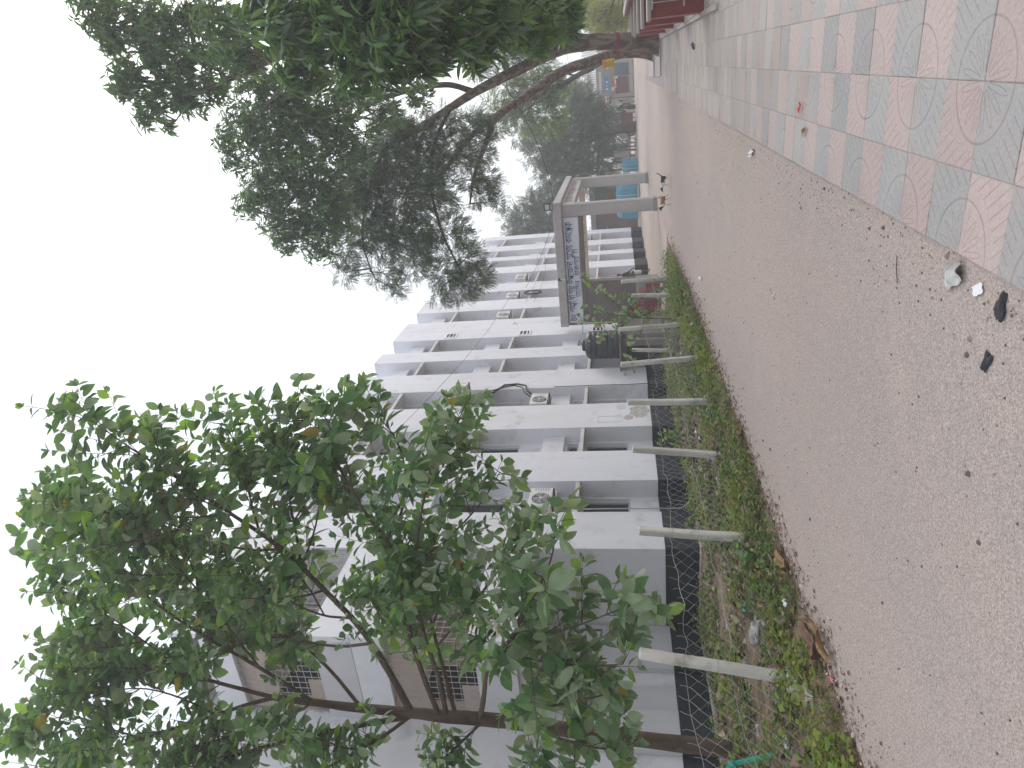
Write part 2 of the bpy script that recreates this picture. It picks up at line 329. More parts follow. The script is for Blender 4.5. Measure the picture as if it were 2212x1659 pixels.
def tile_mesh(ip, jp, m_):
    h = TS/2-.0012; bv = .004; zt = .005
    vs = [(-h, -h, -.01), (h, -h, -.01), (h, h, -.01), (-h, h, -.01), (-h, -h, zt-.002), (h, -h, zt-.002), (h, h, zt-.002), (-h, h, zt-.002), (-h+bv, -h+bv, zt), (h-bv, -h+bv, zt), (h-bv, h-bv, zt), (-h+bv, h-bv, zt)]
    fs = [(8, 9, 10, 11)]+[(4+i, 4+(i+1) % 4, 8+(i+1) % 4, 8+i) for i in range(4)]+[(i, (i+1) % 4, 4+(i+1) % 4, 4+i) for i in range(4)]
    me = bpy.data.meshes.new('tile'); me.from_pydata(vs, [], fs); uvl = me.uv_layers.new(name='UVMap')
    for lp in me.loops:
        v = vs[lp.vertex_index]; u_, w_ = (v[0]+h)/(2*h), (v[1]+h)/(2*h)
        uvl.data[lp.index].uv = ((1-u_) if ip else u_, (1-w_) if jp else w_)
    me.materials.append(m_); return me
TM = {(i, j): tile_mesh(i, 1-j, MG if (i+j) % 2 else MP) for i in (0, 1) for j in (0, 1)}
ta = math.atan(TD)
for j in range(62):
    for i in range(5):
        if len(pv.children) >= 300: break
        yy = 2.55+TS*j; xx = PX0+.012+TS*.5+(TS+.002)*i+TD*yy
        link('tile', TM[(i % 2, j % 2)], pv, (xx, yy, .026+rng.uniform(-.002, .002)), (rng.normal(0, .004), rng.normal(0, .004), -ta+rng.normal(0, .003)))
for (y0, y1, x0, x1, h) in ((26.2, 29.6, -.62, 1.1, .075), (29.7, 33.5, -.7, 1.0, .115), (19.6, 21.4, -.92, -.1, .05)):
    mb = MB(); mb.box(x0+TD*y0, x1+TD*y0, y0, y1, .0, h, bev=.015); mb.build('paving_slab', M['pave'], pv)
# verge between road and building
def vz(x, y):
    e = min(sstep(-4.72, -5.1, x), sstep(22.5, 20.5, y))
    n = .5+.25*math.sin(x*3.3+y*1.7)+.25*math.sin(y*2.9-x*4.1+1)
    n2 = .5+.3*math.sin(x*11+y*7.3)+.2*math.sin(y*13.1-x*9)
    return gz(x, y)-.006+e*(.03+.05*n+.025*n2)+.07*sstep(-5.5, -8.5, x)*sstep(22.5, 20, y)
sheet('verge', [-11.72+.21*i for i in range(14)]+[-8.75+.135*i for i in range(31)], [-3+.14*i for i in range(20)]+[-.2+.075*i for i in range(304)], vz, M['soil'], lambda i, y: (wob(y)*.7 if i >= 43 else 0))
kt = thing('kerb', 'low concrete kerb along the foot of the white building', 'kerb', (-9.3, 12, 0))
for (x0, x1, y0, y1) in ((-11.38, -11.22, -2, 12.2), (-11.2, -9.26, 12.22, 12.38), (-9.25, -9.12, 12.22, 22.4)):
    kb = MB(); kb.box(x0, x1, y0, y1, -.02, .17, bev=.015); kb.build('kerb_run', M['kerb'], kt)
ap = MB(); ap.box(-11.7, -9.0, 22.6, 50, -.05, .03); o = ap.build('apron', M['concrete']); o['kind'] = 'structure'

# ---- scatter helper: copies of a leaf template
def frames(D, N):
    D = D/np.linalg.norm(D, axis=1, keepdims=True); N = N-(N*D).sum(1, keepdims=True)*D; N /= np.linalg.norm(N, axis=1, keepdims=True)+1e-9
    return D, np.cross(N, D), N
def scatter(name, T, TF, P, D, N, S, mats, mi, smooth=True, W=None):
    """T (t,3) template (x along, y across, z normal), placed at P with axis D, normal N, length S and width W"""
    d, b, n = frames(D, N); W = S if W is None else W
    V = P[:, None]+T[None, :, 0:1]*(d*S[:, None])[:, None]+T[None, :, 1:2]*(b*W[:, None])[:, None]+T[None, :, 2:3]*(n*S[:, None])[:, None]
    k = len(T); Fc = (TF[None]+(np.arange(len(P))*k)[:, None, None]).reshape(-1, TF.shape[1])
    return np_mesh(name, V.reshape(-1, 3), Fc, mats, np.repeat(mi, len(TF)), smooth)
def leaf_template(stations, widths, droop=.12, fold=.12):
    T = []
    for x, w in zip(stations, widths): T += [(x, -w, fold*w-droop*x*x), (x, 0, -droop*x*x), (x, w, fold*w-droop*x*x)]
    TF = []
    for i in range(len(stations)-1):
        a = 3*i; TF += [(a, a+3, a+4, a+1), (a+1, a+4, a+5, a+2)]
    return np.array(T, float), np.array(TF)
T_SMALL = leaf_template([0, .5, 1], [.05, .3, .04], .15, .2)
LG = [leafmat('herb_green', (.115, .19, .045), (.09, .13, .05), .3, .6), leafmat('herb_bright', (.2, .27, .05), (.14, .18, .06), .35, .6), leafmat('herb_dark', (.07, .13, .042), (.06, .09, .045), .25, .6), leafmat('herb_straw', (.27, .2, .09), (.25, .19, .1), .2, .8)]
def nvz(P): return np.array([vz(x, y) for x, y in P])
# low green weeds: thick along the road edge, thin farther in
n1, n2 = 19000, 46000
yA = rng.uniform(.5, 21.5, n1); xA = -4.74-np.abs(rng.normal(0, .62, n1))+np.array([wob(y)*.6 for y in yA])*.8
yB = rng.uniform(.5, 21, n2); xB = np.where(yB < 12, rng.uniform(-11.1, -5.0, n2), rng.uniform(-9.0, -5.0, n2))
keepB = np.sin(xB*2.3+yB*1.1)+np.sin(yB*1.9-xB*1.3+2)+rng.normal(0, .5, n2) > -.45
P2 = np.concatenate([np.c_[xA, yA], np.c_[xB, yB][keepB]]); P2 = P2[(P2[:, 0] > -11.1) & (P2[:, 0] < -4.5)]
cl = np.sin(P2[:, 0]*5+P2[:, 1]*3.1)*np.sin(P2[:, 1]*4.3-P2[:, 0]*2)       # clumps
P2 = P2[cl+rng.normal(0, .45, len(P2)) > -.35]
k = len(P2); hgt = .015+np.abs(rng.normal(0, .05, k))*(1+.8*np.sin(P2[:, 1]*2.3+P2[:, 0]*3)**2)*np.where(P2[:, 0] < -4.62, 1, .35)
P = np.c_[P2, nvz(P2)+.006+hgt]; az = rng.uniform(0, 6.28, k)
Dv = np.c_[np.cos(az), np.sin(az), rng.normal(.15, .4, k)]; Nv = np.c_[rng.normal(0, .35, (k, 2)), np.ones(k)]
patch = np.sin(P2[:, 1]*1.7)+np.sin(P2[:, 0]*4+P2[:, 1]*.7)
mi = np.clip(np.where(patch+rng.normal(0, .8, k) > .5, 1, np.where(rng.random(k) < .35, 2, 0)), 0, 2); mi[rng.random(k) < .15] = 3
o = link('weeds', scatter('weeds', *T_SMALL, P, Dv, Nv, np.where(P2[:, 0] > -5.6, rng.uniform(.032, .09, k), rng.uniform(.05, .125, k)), LG, mi)); tag(o, 'low green weeds growing along the road edge and verge', 'weeds', kind='stuff')
k = 3500; yy = rng.uniform(.5, 20.5, k); xx = -4.75-np.abs(rng.normal(0, .5, k)); P = np.c_[xx, yy, nvz(np.c_[xx, yy])]; 
o = link('grass', scatter('grass', *leaf_template([0, .5, 1], [.5, .4, .05], .3, .1), P, np.c_[rng.normal(0, .5, (k, 2)), np.ones(k)], np.c_[rng.normal(0, 1, (k, 2)), np.zeros(k)+.1], rng.uniform(.05, .13, k), LG, rng.choice([0, 1, 3], k, p=[.45, .3, .25]), W=np.full(k, .007)))
tag(o, 'thin grass blades standing among the verge weeds', 'grass', kind='stuff')
# dead leaves
k = 6500; yy = rng.uniform(.5, 20.8, k); xx = np.where(yy < 12, rng.uniform(-11.1, -4.9, k), rng.uniform(-9., -4.9, k)); c_ = np.sin(xx*1.9+yy*.8)+np.sin(yy*1.3-xx*2.2); s_ = c_+rng.normal(0, .7, k) > -.3; xx, yy = xx[s_], yy[s_]; k = len(xx)
LD = [mat('dead_leaf_brown', (.17, .105, .075), .9), mat('dead_leaf_pale', (.44, .37, .31), .9), mat('dead_leaf_dark', (.075, .048, .038), .9), mat('dead_leaf_pink', (.28, .18, .15), .9)]
az = rng.uniform(0, 6.28, k)
o = link('leaf_litter', scatter('leaf_litter', *leaf_template([0, .3, .65, 1], [.06, .34, .3, .04], .25, .35), np.c_[xx, yy, nvz(np.c_[xx, yy])+rng.uniform(.015, .075, k)], np.c_[np.cos(az), np.sin(az), rng.normal(0, .25, k)], np.c_[rng.normal(0, .5, (k, 2)), rng.choice([1, -1], k)], rng.uniform(.05, .17, k), LD, rng.integers(0, 4, k)))
tag(o, 'brown dead leaves and scraps lying over the verge', 'leaf litter', kind='stuff')
# crumbs of soil and leaf spilled onto the road edge
k = 2600; yy = rng.uniform(.8, 21, k); xx = -4.78+np.abs(rng.normal(0, .2, k)); az = rng.uniform(0, 6.28, k)
o = link('edge_debris', scatter('edge_debris', *leaf_template([0, .3, .65, 1], [.06, .34, .3, .04], .2, .3), np.c_[xx, yy, np.array([gz(a, b) for a, b in zip(xx, yy)])+.012], np.c_[np.cos(az), np.sin(az), rng.normal(0, .12, k)], np.c_[rng.normal(0, .3, (k, 2)), rng.choice([1, -1], k)], rng.uniform(.012, .06, k), LD, rng.integers(0, 4, k)))
tag(o, 'broken leaf and soil crumbs spilled along the left road edge', 'debris', kind='stuff')
# grit on the road, thicker along its edges
k = 3800; yy = 1.5+22*rng.random(k)**1.6; e = rng.random(k); xx = np.where(e < .42, -4.62+np.abs(rng.normal(0, .22, k)), np.where(e < .62, -.98+TD*yy-np.abs(rng.normal(0, .18, k)), rng.uniform(-4.5, -1, k)))
s_ = rng.uniform(.002, .008, k)*np.where(rng.random(k) < .03, 2.2, 1); zz = np.array([gz(a, b) for a, b in zip(xx, yy)])+.004
Tc = np.array([(-1, -.7, 0), (1, -.8, 0), (.9, .8, 0), (-.8, .9, 0), (-.5, -.4, .9), (.6, -.3, 1), (.4, .5, .8), (-.5, .5, 1.)]); TFc = np.array([(0, 1, 5, 4), (1, 2, 6, 5), (2, 3, 7, 6), (3, 0, 4, 7), (4, 5, 6, 7)])
az = rng.uniform(0, 6.28, k); MGR = [mat('grit_pale', (.42, .38, .34), .95), mat('grit_brown', (.28, .21, .17), .95), mat('grit_dark', (.14, .11, .095), .95)]
o = link('grit', scatter('grit', Tc, TFc, np.c_[xx, yy, zz], np.c_[np.cos(az), np.sin(az), 0*az], np.c_[0*az, 0*az, 1+0*az], s_, MGR, rng.integers(0, 3, k), False)); tag(o, 'loose grit and crumbs scattered over the road', 'grit', kind='stuff')
# ================================================================ the white three-storey building
XF, XB, XP = -9.4, -9.91, -9.69          # pier fronts, bay walls, edge-beam fronts
ST, PL = 3.25, .87                        # storey height, plinth height
PIERS = [(12.54, 13.97), (15.38, 16.95), (18.4, 20.05), (21.43, 23.0), (24.36, 25.42), (26.87, 29.27), (30.79, 32.39), (33.95, 35.5), (37.73, 39.18), (40.84, 41.8), (43.56, 45.0), (47.12, 48.36)]
hb = thing('hospital_building', 'long white three-storey building with tall vertical piers and black painted base', 'building', (-9.9, 30, 0))
for i, (a, b) in enumerate(PIERS):
    top = 11.4 if i < 7 else 11.05
    mb = MB(); mb.box(-10.7 if i else -16, XF, a, b, PL, top, bev=.006); mb.build('pier', M['plaster'], hb)
    mb = MB(); mb.box(-10.7 if i else -16, XF+.004, a, b, 0, PL-.004, bev=.004); mb.build('plinth', M['plinth'], hb)
core = MB(); core.box(-22, -10.72, 12.6, 48.3, .0, 10.5); core.build('core_wall', M['plaster_shade_patch'], hb)
rf = MB(); rf.box(-22, -9.95, 12.6, 48.3, 10.5, 10.62); rf.build('roof_slab', M['slab'], hb)
def window_me(name, w, z0, z1, bars=False):
    """recessed window of width w (along y, centred) between z0 and z1, local origin at the opening's centre bottom; +x faces out"""
    fr, pn = MB(), MB(); t = .05; h = z1-z0
    fr.box(-.02, .05, -w/2, w/2, 0, t); fr.box(-.02, .05, -w/2, w/2, h-t, h); fr.box(-.02, .05, -w/2, -w/2+t, t, h-t); fr.box(-.02, .05, w/2-t, w/2, t, h-t)
    if h > .8: fr.box(-.015, .045, -.025, .025, t, h-t)
    pn.box(-.005, .005, -w/2+t, w/2-t, t, h-t)
    if bars:
        for k_ in range(6): fr.box(-.06, -.045, -w/2+t, w/2-t, t+.1+k_*.17, t+.115+k_*.17)
        for k_ in range(8): fr.box(-.062, -.05, -w/2+t+.12*k_+.05, -w/2+t+.12*k_+.062, t, h-t)
    a, b = bpy.data.meshes.new('window'), bpy.data.meshes.new('pane')
    a.from_pydata(fr.v, [], fr.f); a.materials.append(M['frame']); b.from_pydata(pn.v, [], pn.f); b.materials.append(M['glass']); return a, b
WCACHE = {}
def put_window(x, yc, w, z0, z1, bars=False):
    key = (round(w, 2), round(z1-z0, 2), bars)
    if key not in WCACHE: WCACHE[key] = window_me('window', w, z0, z1, bars)
    a, b = WCACHE[key]; L = ORG[hb.name]
    o = link('window', a, hb, Vector((x, yc, z0))-L); link('pane', b, o)
wall = MB()
for i in range(len(PIERS)-1):
    a, b = PIERS[i][1], PIERS[i+1][0]; w = b-a; yc = (a+b)/2; j = .07
    bay = MB()
    pbay = MB(); pbay.box(-10.72, XB, a+.002, b-.002, 0, PL-.002); pbay.build('plinth_recess', M['plinth'], hb)
    zl = PL
    for k_ in range(3):
        z0 = ST*k_; bot = zl
        wb, wt, vb, vt = z0+1.58, z0+2.82, z0+3.05, z0+3.38
        bay.box(-10.3, XB, a, b, bot, wb)                                    # sill wall
        bay.box(-10.3, XB, a, a+j, wb, wt); bay.box(-10.3, XB, b-j, b, wb, wt)   # jambs
        bay.box(-10.3, XB, a, b, wt, vb)                                     # lintel
        bay.box(-10.3, XB, a, a+j, vb, vt); bay.box(-10.3, XB, b-j, b, vb, vt)
        bay.box(-10.3, XB, a, b, vt, z0+ST+PL-.1 if k_ < 2 else 10.7)
        zl = z0+ST+PL-.1
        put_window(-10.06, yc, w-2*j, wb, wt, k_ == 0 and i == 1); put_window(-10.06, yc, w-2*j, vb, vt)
        sl_ = MB(); sl_.box(XB-.01, XF-.025, a+.003, b-.003, z0+2.84, z0+2.945, bev=.006); sl_.build('sunshade', M['slab'], hb)
        eb = MB(); eb.box(XB-.01, XP, a+.003, b-.003, z0+3.45, z0+4.08, bev=.005); eb.build('edge_beam', M['plaster'], hb)
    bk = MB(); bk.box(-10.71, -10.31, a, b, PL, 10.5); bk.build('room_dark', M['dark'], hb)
    bay.build('bay_wall', M['plaster'], hb)
# stair pier: louvred openings
for (yc, z, w, h) in ((27.3, 8.65, .55, .5), (27.25, 5.45, .55, .5), (28.6, 6.2, .22, .22), (27.3, 2.4, .55, .5)):
    vw = MB(); vw.box(XF, XF+.03, yc-w/2, yc+w/2, z, z+.06); vw.box(XF, XF+.03, yc-w/2, yc+w/2, z+h-.06, z+h); vw.box(XF, XF+.03, yc-w/2, yc-w/2+.06, z+.06, z+h-.06); vw.box(XF, XF+.03, yc+w/2-.06, yc+w/2, z+.06, z+h-.06)
    o = vw.build('stair_vent', M['white'], hb)
    pn = MB(); pn.box(XF, XF+.012, yc-w/2+.06, yc+w/2-.06, z+.06, z+h-.06); pn.build('opening', M['dark'], o)
    if h > .3:
        for q in (.33, .66): lv = MB(); lv.prism([(XF+.013, yc-w/2+.06, z+h*q), (XF+.04, yc-w/2+.06, z+h*q-.04), (XF+.045, yc-w/2+.06, z+h*q-.03), (XF+.018, yc-w/2+.06, z+h*q+.012)], (0, w-.12, 0)); lv.build('louvre', M['white'], o)
# peeled render on the third pier and a few scars
def patch(y0, z0, w, h, m_, seed, x=XF, name='peeled_patch', parent=None):
    r_ = random.Random(seed); n = 22; poly = []
    for q in range(n):
        t = 2*math.pi*q/n; rr = .72+.28*r_.random(); poly.append((x+.0025, y0+w/2*math.cos(t)*rr, z0+h/2*math.sin(t)*rr))
    mb = MB(); mb.prism(poly, (.003, 0, 0)); return mb.build(name, m_, parent or hb)
patch(19.4, 1.22, .95, .7, M['peeled'], 3); patch(19.0, 1.55, .4, .3, M['peeled'], 4); patch(19.75, 1.75, .45, .35, M['plaster_shade_patch'], 5); patch(19.2, 6.35, .5, .35, M['plaster_shade_patch'], 6); patch(19.6, 5.9, .22, .16, M['peeled'], 8); patch(18.8, 4.9, .3, .22, M['plaster_shade_patch'], 9); patch(31.6, 9.9, .5, .5, M['peeled'], 12)
ch = MB()
for (y0, y1, z0, z1) in ((18.7, 18.712, 1.75, 2.45), (19.1, 19.112, 1.75, 2.45), (18.7, 19.112, 2.45, 2.462), (18.7, 19.112, 1.738, 1.75)): ch.box(XF+.001, XF+.006, y0, y1, z0, z1)
ch.build('blocked_opening', M['plaster_shade_patch'], hb)
# pipes and cables on the front
for (pts, r_, m_, nm) in (
    ([(XF+.02, 14.05, 2.86), (XF+.03, 14.05, 2), (XF+.03, 14.05, .5), (XF+.06, 14.05, .36), (XF+.3, 14.0, .2), (XF+.5, 13.9, .14)], .014, 'greycable', 'drain_pipe'),
    ([(XF+.02, 21.45, 4.0), (XF+.02, 21.46, 2.5), (XF+.02, 21.44, 1.5), (XF+.02, 21.47, .8), (XF+.05, 21.45, .3)], .012, 'cable', 'cable'),
    ([(XF+.02, 20.75, 6.85), (XF+.05, 20.8, 6.3), (XF+.03, 21.2, 6.0), (XF+.02, 21.75, 5.75), (XF+.02, 21.8, 5.3), (XF+.02, 21.65, 5.0), (XF+.02, 21.2, 4.9), (XF+.02, 20.9, 4.72)], .03, 'cable', 'cable'),
    ([(XF+.02, 20.85, 6.6), (XF+.06, 21.1, 6.2), (XF+.03, 21.5, 5.85), (XF+.02, 21.7, 5.4), (XF+.02, 21.5, 5.1), (XF+.02, 21.0, 4.95), (XF+.02, 20.7, 4.72)], .02, 'cable', 'cable')):
    mb = MB(); mb.tube(pts, r_, 6); mb.build(nm, M[m_], hb, True)
# near wing, set back, with the grilled balconies on the corner
XW = -11.55
wg = MB(); wg.box(-22, XW, -4, 12.53, .8, 11.0); wg.build('wing_wall', M['plaster'], hb)
wg = MB(); wg.box(-22, XW+.004, -4, 12.535, 0, .797); wg.build('wing_plinth', M['plinth'], hb)
for (a, b, x1, zt) in ((11.16, 12.2, XW+.14, 3.7), (12.2, 12.5, XW+.05, 2.25), (9.2, 10.1, XW+.14, 3.7), (10.1, 10.75, XW+.06, 2.3), (6.4, 7.3, XW+.14, 11.)):
    mb = MB(); mb.box(XW, x1, a, b, .8, zt, bev=.006); mb.build('wing_pier', M['plaster_shade_patch'] if zt < 5 else M['plaster'], hb)  # low piers below the balcony carry its shade in a greyer plaster
    mb = MB(); mb.box(XW, x1+.004, a, b, 0, .798); mb.build('plinth', M['plinth'], hb)
for (yc, z, w, h) in ((10.45, 2.35, .5, .8), (12.3, 2.3, .22, .5)):
    mb = MB(); mb.box(XW, XW+.02, yc-w/2, yc+w/2, z, z+h); o = mb.build('vent_window', M['frame'], hb)
    mb = MB(); mb.box(XW+.02, XW+.026, yc-w/2+.04, yc+w/2-.04, z+.04, z+h-.04); mb.build('pane', M['glass'], o)
BY0, BY1 = 9.72, 12.535
for k_ in range(2):
    z0 = ST*k_
    mb = MB(); mb.box(XF-.14, XF, BY0, BY1, z0+3.82, z0+4.72, bev=.006); mb.build('balcony_parapet', M['plaster'], hb)
    mb = MB(); mb.box(XW+.001, XF-.141, BY0, BY0+.13, z0+3.82, z0+4.62, bev=.006); mb.build('balcony_parapet', M['plaster_shade_patch'], hb)  # shaded near side painted greyer than the front
    mb = MB(); mb.box(XW+.001, XF-.142, BY0+.131, BY1, z0+3.7, z0+3.83); mb.build('balcony_floor', M['slab'], hb)
    mb = MB(); mb.box(XW+.002, XF-.142, BY0+.002, BY0+.128, z0+6.42, z0+7.06); mb.box(XF-.138, XF-.004, BY0+.004, BY1, z0+6.42, z0+7.06 if k_ == 0 else z0+7.8); mb.build('balcony_beam', M['plaster'], hb)
    mb = MB(); mb.box(XW+.002, XW+.05, BY0+.14, BY1-.01, z0+4.2, z0+6.7); mb.build('balcony_back_wall', M['beige'], hb)
    mb = MB(); mb.box(XW+.05, XW+.07, 10.2, 11.1, z0+4.0, z0+6.0); mb.build('balcony_door', M['dark'], hb)
    gr = MB()
    for q in range(19): y = BY0+.1+q*.15; gr.box(XF-.075, XF-.062, y, y+.008, z0+4.72, z0+6.42)
    for q in range(11): gr.box(XF-.062, XF-.05, BY0+.06, BY1-.01, z0+4.8+q*.155, z0+4.808+q*.155)
    gr.build('front_grille', M['iron'], hb)
    gr = MB()
    for q in range(14): x = XW+.1+q*.15; gr.box(x, x+.008, BY0+.06, BY0+.073, z0+4.62, z0+6.42)
    for q in range(12): gr.box(XW+.02, XF-.1, BY0+.073, BY0+.085, z0+4.7+q*.155, z0+4.708+q*.155)
    gr.build('side_grille', M['iron'], hb)
    mb = MB(); mb.box(XW+.001, XF-.15, BY0+.14, BY0+.155, z0+5.7, z0+6.42); mb.box(XW+.001, XF-1.3, BY0+.14, BY0+.155, z0+4.64, z0+5.0); mb.build('beige_screen', M['beige'], hb)
mb = MB(); mb.box(-22, XF-.1, BY0+.2, 12.53, 10.9, 11.05); mb.build('balcony_roof', M['slab'], hb)
patchside = MB()
pp = []
r_ = random.Random(21)
for q in range(20):
    t = 2*math.pi*q/20; rr = .6+.4*r_.random(); pp.append((XF+.0025, 10.15+.5*math.cos(t)*rr, 4.3+.33*math.sin(t)*rr))
patchside.prism(pp, (.003, 0, 0)); patchside.build('peeled_patch', M['peeled'], hb)

# ---- outdoor air-conditioning units
def ac_unit(label, y, z, x=XF+.02, w=.82, h=.58, bracket=True, yaw=0):
    t = thing('air_conditioner', label, 'air conditioner', (x, y, z), 'outdoor air conditioners on the white facade')
    c = MB(); c.box(x-.3, x, y-w/2, y+w/2, z, z+h, bev=.015); c.build('casing', M['ac'], t)
    cy, cz, rr = y-w*.1, z+h*.48, h*.4
    d = MB(); d.lathe((x, cy, cz), [(rr, .001), (rr, .006)], 28, axis='x'); d.build('fan_opening', M['dark'], t)
    b_ = MB()
    for q in range(5):
        a = q*2*math.pi/5; p = [(x+.008, cy+math.cos(a+s)*rr*f, cz+math.sin(a+s)*rr*f) for (s, f) in ((-.2, .2), (.1, .85), (.75, .9), (.5, .22))]; b_.prism(p, (.006, 0, 0))
    b_.build('fan_blades', M['grille'], t)
    g_ = MB()
    for q in range(5):
        r1 = rr*(1-.17*q); g_.tube([(x+.022, cy+r1*math.cos(s*math.pi/12), cz+r1*math.sin(s*math.pi/12)) for s in range(25)], .005, 4, cap=False)
    for q in range(8): a = q*math.pi/4; g_.tube([(x+.022, cy+rr*.12*math.cos(a), cz+rr*.12*math.sin(a)), (x+.022, cy+rr*math.cos(a), cz+rr*math.sin(a))], .005, 4)
    g_.lathe((x+.014, cy, cz), [(rr*.17, 0), (rr*.17, .014)], 14, axis='x'); g_.build('fan_guard', M['ac'], t)
    s = MB()
    for q in range(6): s.box(x+.0005, x+.004, y+w*.34, y+w*.46, z+.1+q*.065, z+.125+q*.065)
    s.build('louvres', M['grille'], t)
    s = MB()
    for q in range(9): s.box(x-.26, x-.04, y-w/2-.004, y-w/2-.0005, z+.1+q*.045, z+.12+q*.045)
    s.build('side_louvres', M['grille'], t)
    for yy in (y-w*.35, y+w*.35): k = MB(); k.box(x-.5, x+.05, yy-.02, yy+.02, z-.045, z-.004); k.build('bracket', M['rust'], t)
    return t
ac_unit('white outdoor air conditioner beside the young tree, nearest on the facade', 14.62, 3.5)
ac_unit('outdoor air conditioner with black cables looping up from its top, above first bay slab', 20.55, 4.13)
ac_unit('outdoor air conditioner on a rusty shelf, highest before the stair tower', 20.75, 6.86, XF+.42)
ac_unit('outdoor air conditioner just beyond the stair tower on the second floor', 30.0, 6.74)
ac_unit('outdoor air conditioner in the second bay beyond the stair tower, above coiled cable', 33.15, 6.74)
ac_unit('outdoor air conditioner in the third bay beyond the stair tower', 36.7, 6.76)
ac_unit('outdoor air conditioner seen through the gate in the farthest bay', 46.2, 3.5)
# coil of cable hanging in the second bay beyond the stair tower
t = MB()
for q in range(7): t.tube([(XF+.03+.02*q % .05, 33.3+.32*math.cos(s*math.pi/10)+.03*math.sin(q*2+s), 5.95+.4*math.sin(s*math.pi/10)+.02*q) for s in range(21)], .012, 4, cap=False)
tag(t.build('cable_coil', M['cable'], None, True), 'coil of black cable hanging on the facade below an air conditioner', 'cable')
# ================================================================ gate, wall block, pump house and tank
# Bengali lettering: font outlines filled piece by piece (each outer contour with its holes)
from mathutils.geometry import tessellate_polygon
def glyph(ch):
    c = bpy.data.curves.new('glyph', 'FONT'); c.body = ch; c.resolution_u = 3; c.fill_mode = 'NONE'; c.offset = .018
    o = bpy.data.objects.new('glyph', c); COL.objects.link(o)
    dg = bpy.context.evaluated_depsgraph_get(); me = o.evaluated_get(dg).to_mesh()
    adj = {}
    for e in me.edges:
        a, b = e.vertices; adj.setdefault(a, []).append(b); adj.setdefault(b, []).append(a)
    co = [v.co.copy() for v in me.vertices]; seen = set(); loops = []
    for s in adj:
        if s in seen: continue
        lp = [s]; seen.add(s); cur = s
        while True:
            nx = [q for q in adj[cur] if q not in seen]
            if not nx: break
            cur = nx[0]; seen.add(cur); lp.append(cur)
        if len(lp) > 2: loops.append([(co[i].x, co[i].y) for i in lp])
    bpy.data.objects.remove(o); bpy.data.curves.remove(c)
    return loops
def inside(p, poly):
    r_ = False; j = len(poly)-1
    for i in range(len(poly)):
        (xi, yi), (xj, yj) = poly[i], poly[j]
        if (yi > p[1]) != (yj > p[1]) and p[0] < (xj-xi)*(p[1]-yi)/(yj-yi)+xi: r_ = not r_
        j = i
    return r_
def area(p): return sum(p[i-1][0]*p[i][1]-p[i][0]*p[i-1][1] for i in range(len(p)))/2
GC = {}
def glyph_tris(ch):
    if ch in GC: return GC[ch]
    if ch == '৫':                                   # the digit five as a brush stroke
        pl = [(.16, .66), (.08, .5), (.06, .33), (.1, .16), (.2, .05), (.34, .03), (.46, .11), (.52, .28), (.5, .46), (.42, .56), (.32, .54), (.27, .43), (.31, .31), (.4, .26)]; out = []
        for (ax, ay), (bx_, by_) in zip(pl[:-1], pl[1:]):
            dx, dy = bx_-ax, by_-ay; ln = math.hypot(dx, dy); px_, py_ = -dy/ln*.045, dx/ln*.045; ex, ey = dx/ln*.02, dy/ln*.02
            out.append(([(ax+px_-ex, ay+py_-ey), (ax-px_-ex, ay-py_-ey), (bx_-px_+ex, by_-py_+ey), (bx_+px_+ex, by_+py_+ey)], [(0, 1, 2), (0, 2, 3)]))
        GC[ch] = out; return out
    loops = glyph(ch); out = []
    loops.sort(key=lambda l: -abs(area(l)))
    holes = {}
    isout = []
    for i, l in enumerate(loops):
        cont = [j for j in range(i) if inside(l[0], loops[j]) and inside(l[len(l)//2], loops[j])]
        hole = len([j for j in cont if isout[j]]) % 2 == 1 and abs(area(l)) < .6*abs(area(loops[cont[-1]]))
        isout.append(not hole)
        if hole: holes.setdefault([j for j in cont if isout[j]][-1], []).append(i)
    for i, l in enumerate(loops):
        if not isout[i]: continue
        ps = [[Vector((x, y, 0)) for x, y in l]]+[[Vector((x, y, 0)) for x, y in loops[h]] for h in holes.get(i, [])]
        flat = [q for g_ in ps for q in g_]
        out.append(([(q.x, q.y) for q in flat], [tuple(t) for t in tessellate_polygon(ps)]))
    GC[ch] = out; return out
def adv(ch):
    if ch == ' ': return .3
    xs = [x for piece in glyph_tris(ch) for x, y in piece[0]]
    return (max(xs)-min(xs)) if xs else .3
# each item: (character, scale, dx, dy, advance?) in reading order as drawn
def layout(items, track=.0):
    x = 0; out = []
    for it in items:
        if isinstance(it, str): it = (it,)
        base = it[0]
        if base == ' ': x += .32; continue
        g_ = glyph_tris(base); xs = [q[0] for pc in g_ for q in pc[0]]; x0, x1 = min(xs), max(xs)
        out.append((g_, 1., x-x0, 0))
        for sub in it[1:]:
            gs = glyph_tris(sub[0]); sxs = [q[0] for pc in gs for q in pc[0]]; out.append((gs, sub[1], x+(sub[2] if len(sub) > 2 else .12)-min(sxs)*sub[1], sub[3] if len(sub) > 3 else -.28))
        x += (x1-x0)*(.94 if base not in ',।০৫ি' else (.62 if base == 'ি' else 1.15))+track
    return out, x
def text_mesh(items, origin, ux, uz, nrm, height, width, depth=.006):
    """letters in the plane (ux, uz) fitted to a width; height scales the letters"""
    lay, tot = layout(items); sx = width/tot; mb = MB(); ux, uz, nrm = Vector(ux), Vector(uz), Vector(nrm); k = 0
    for g_, sc, dx, dy in lay:
        for pts, tris in g_:
            k += 1; off = depth+.0004*(k % 7)
            mb.add([Vector(origin)+ux*((px*sc+dx)*sx)+uz*((py*sc+dy)*height)+nrm*off for px, py in pts], tris)
    return mb
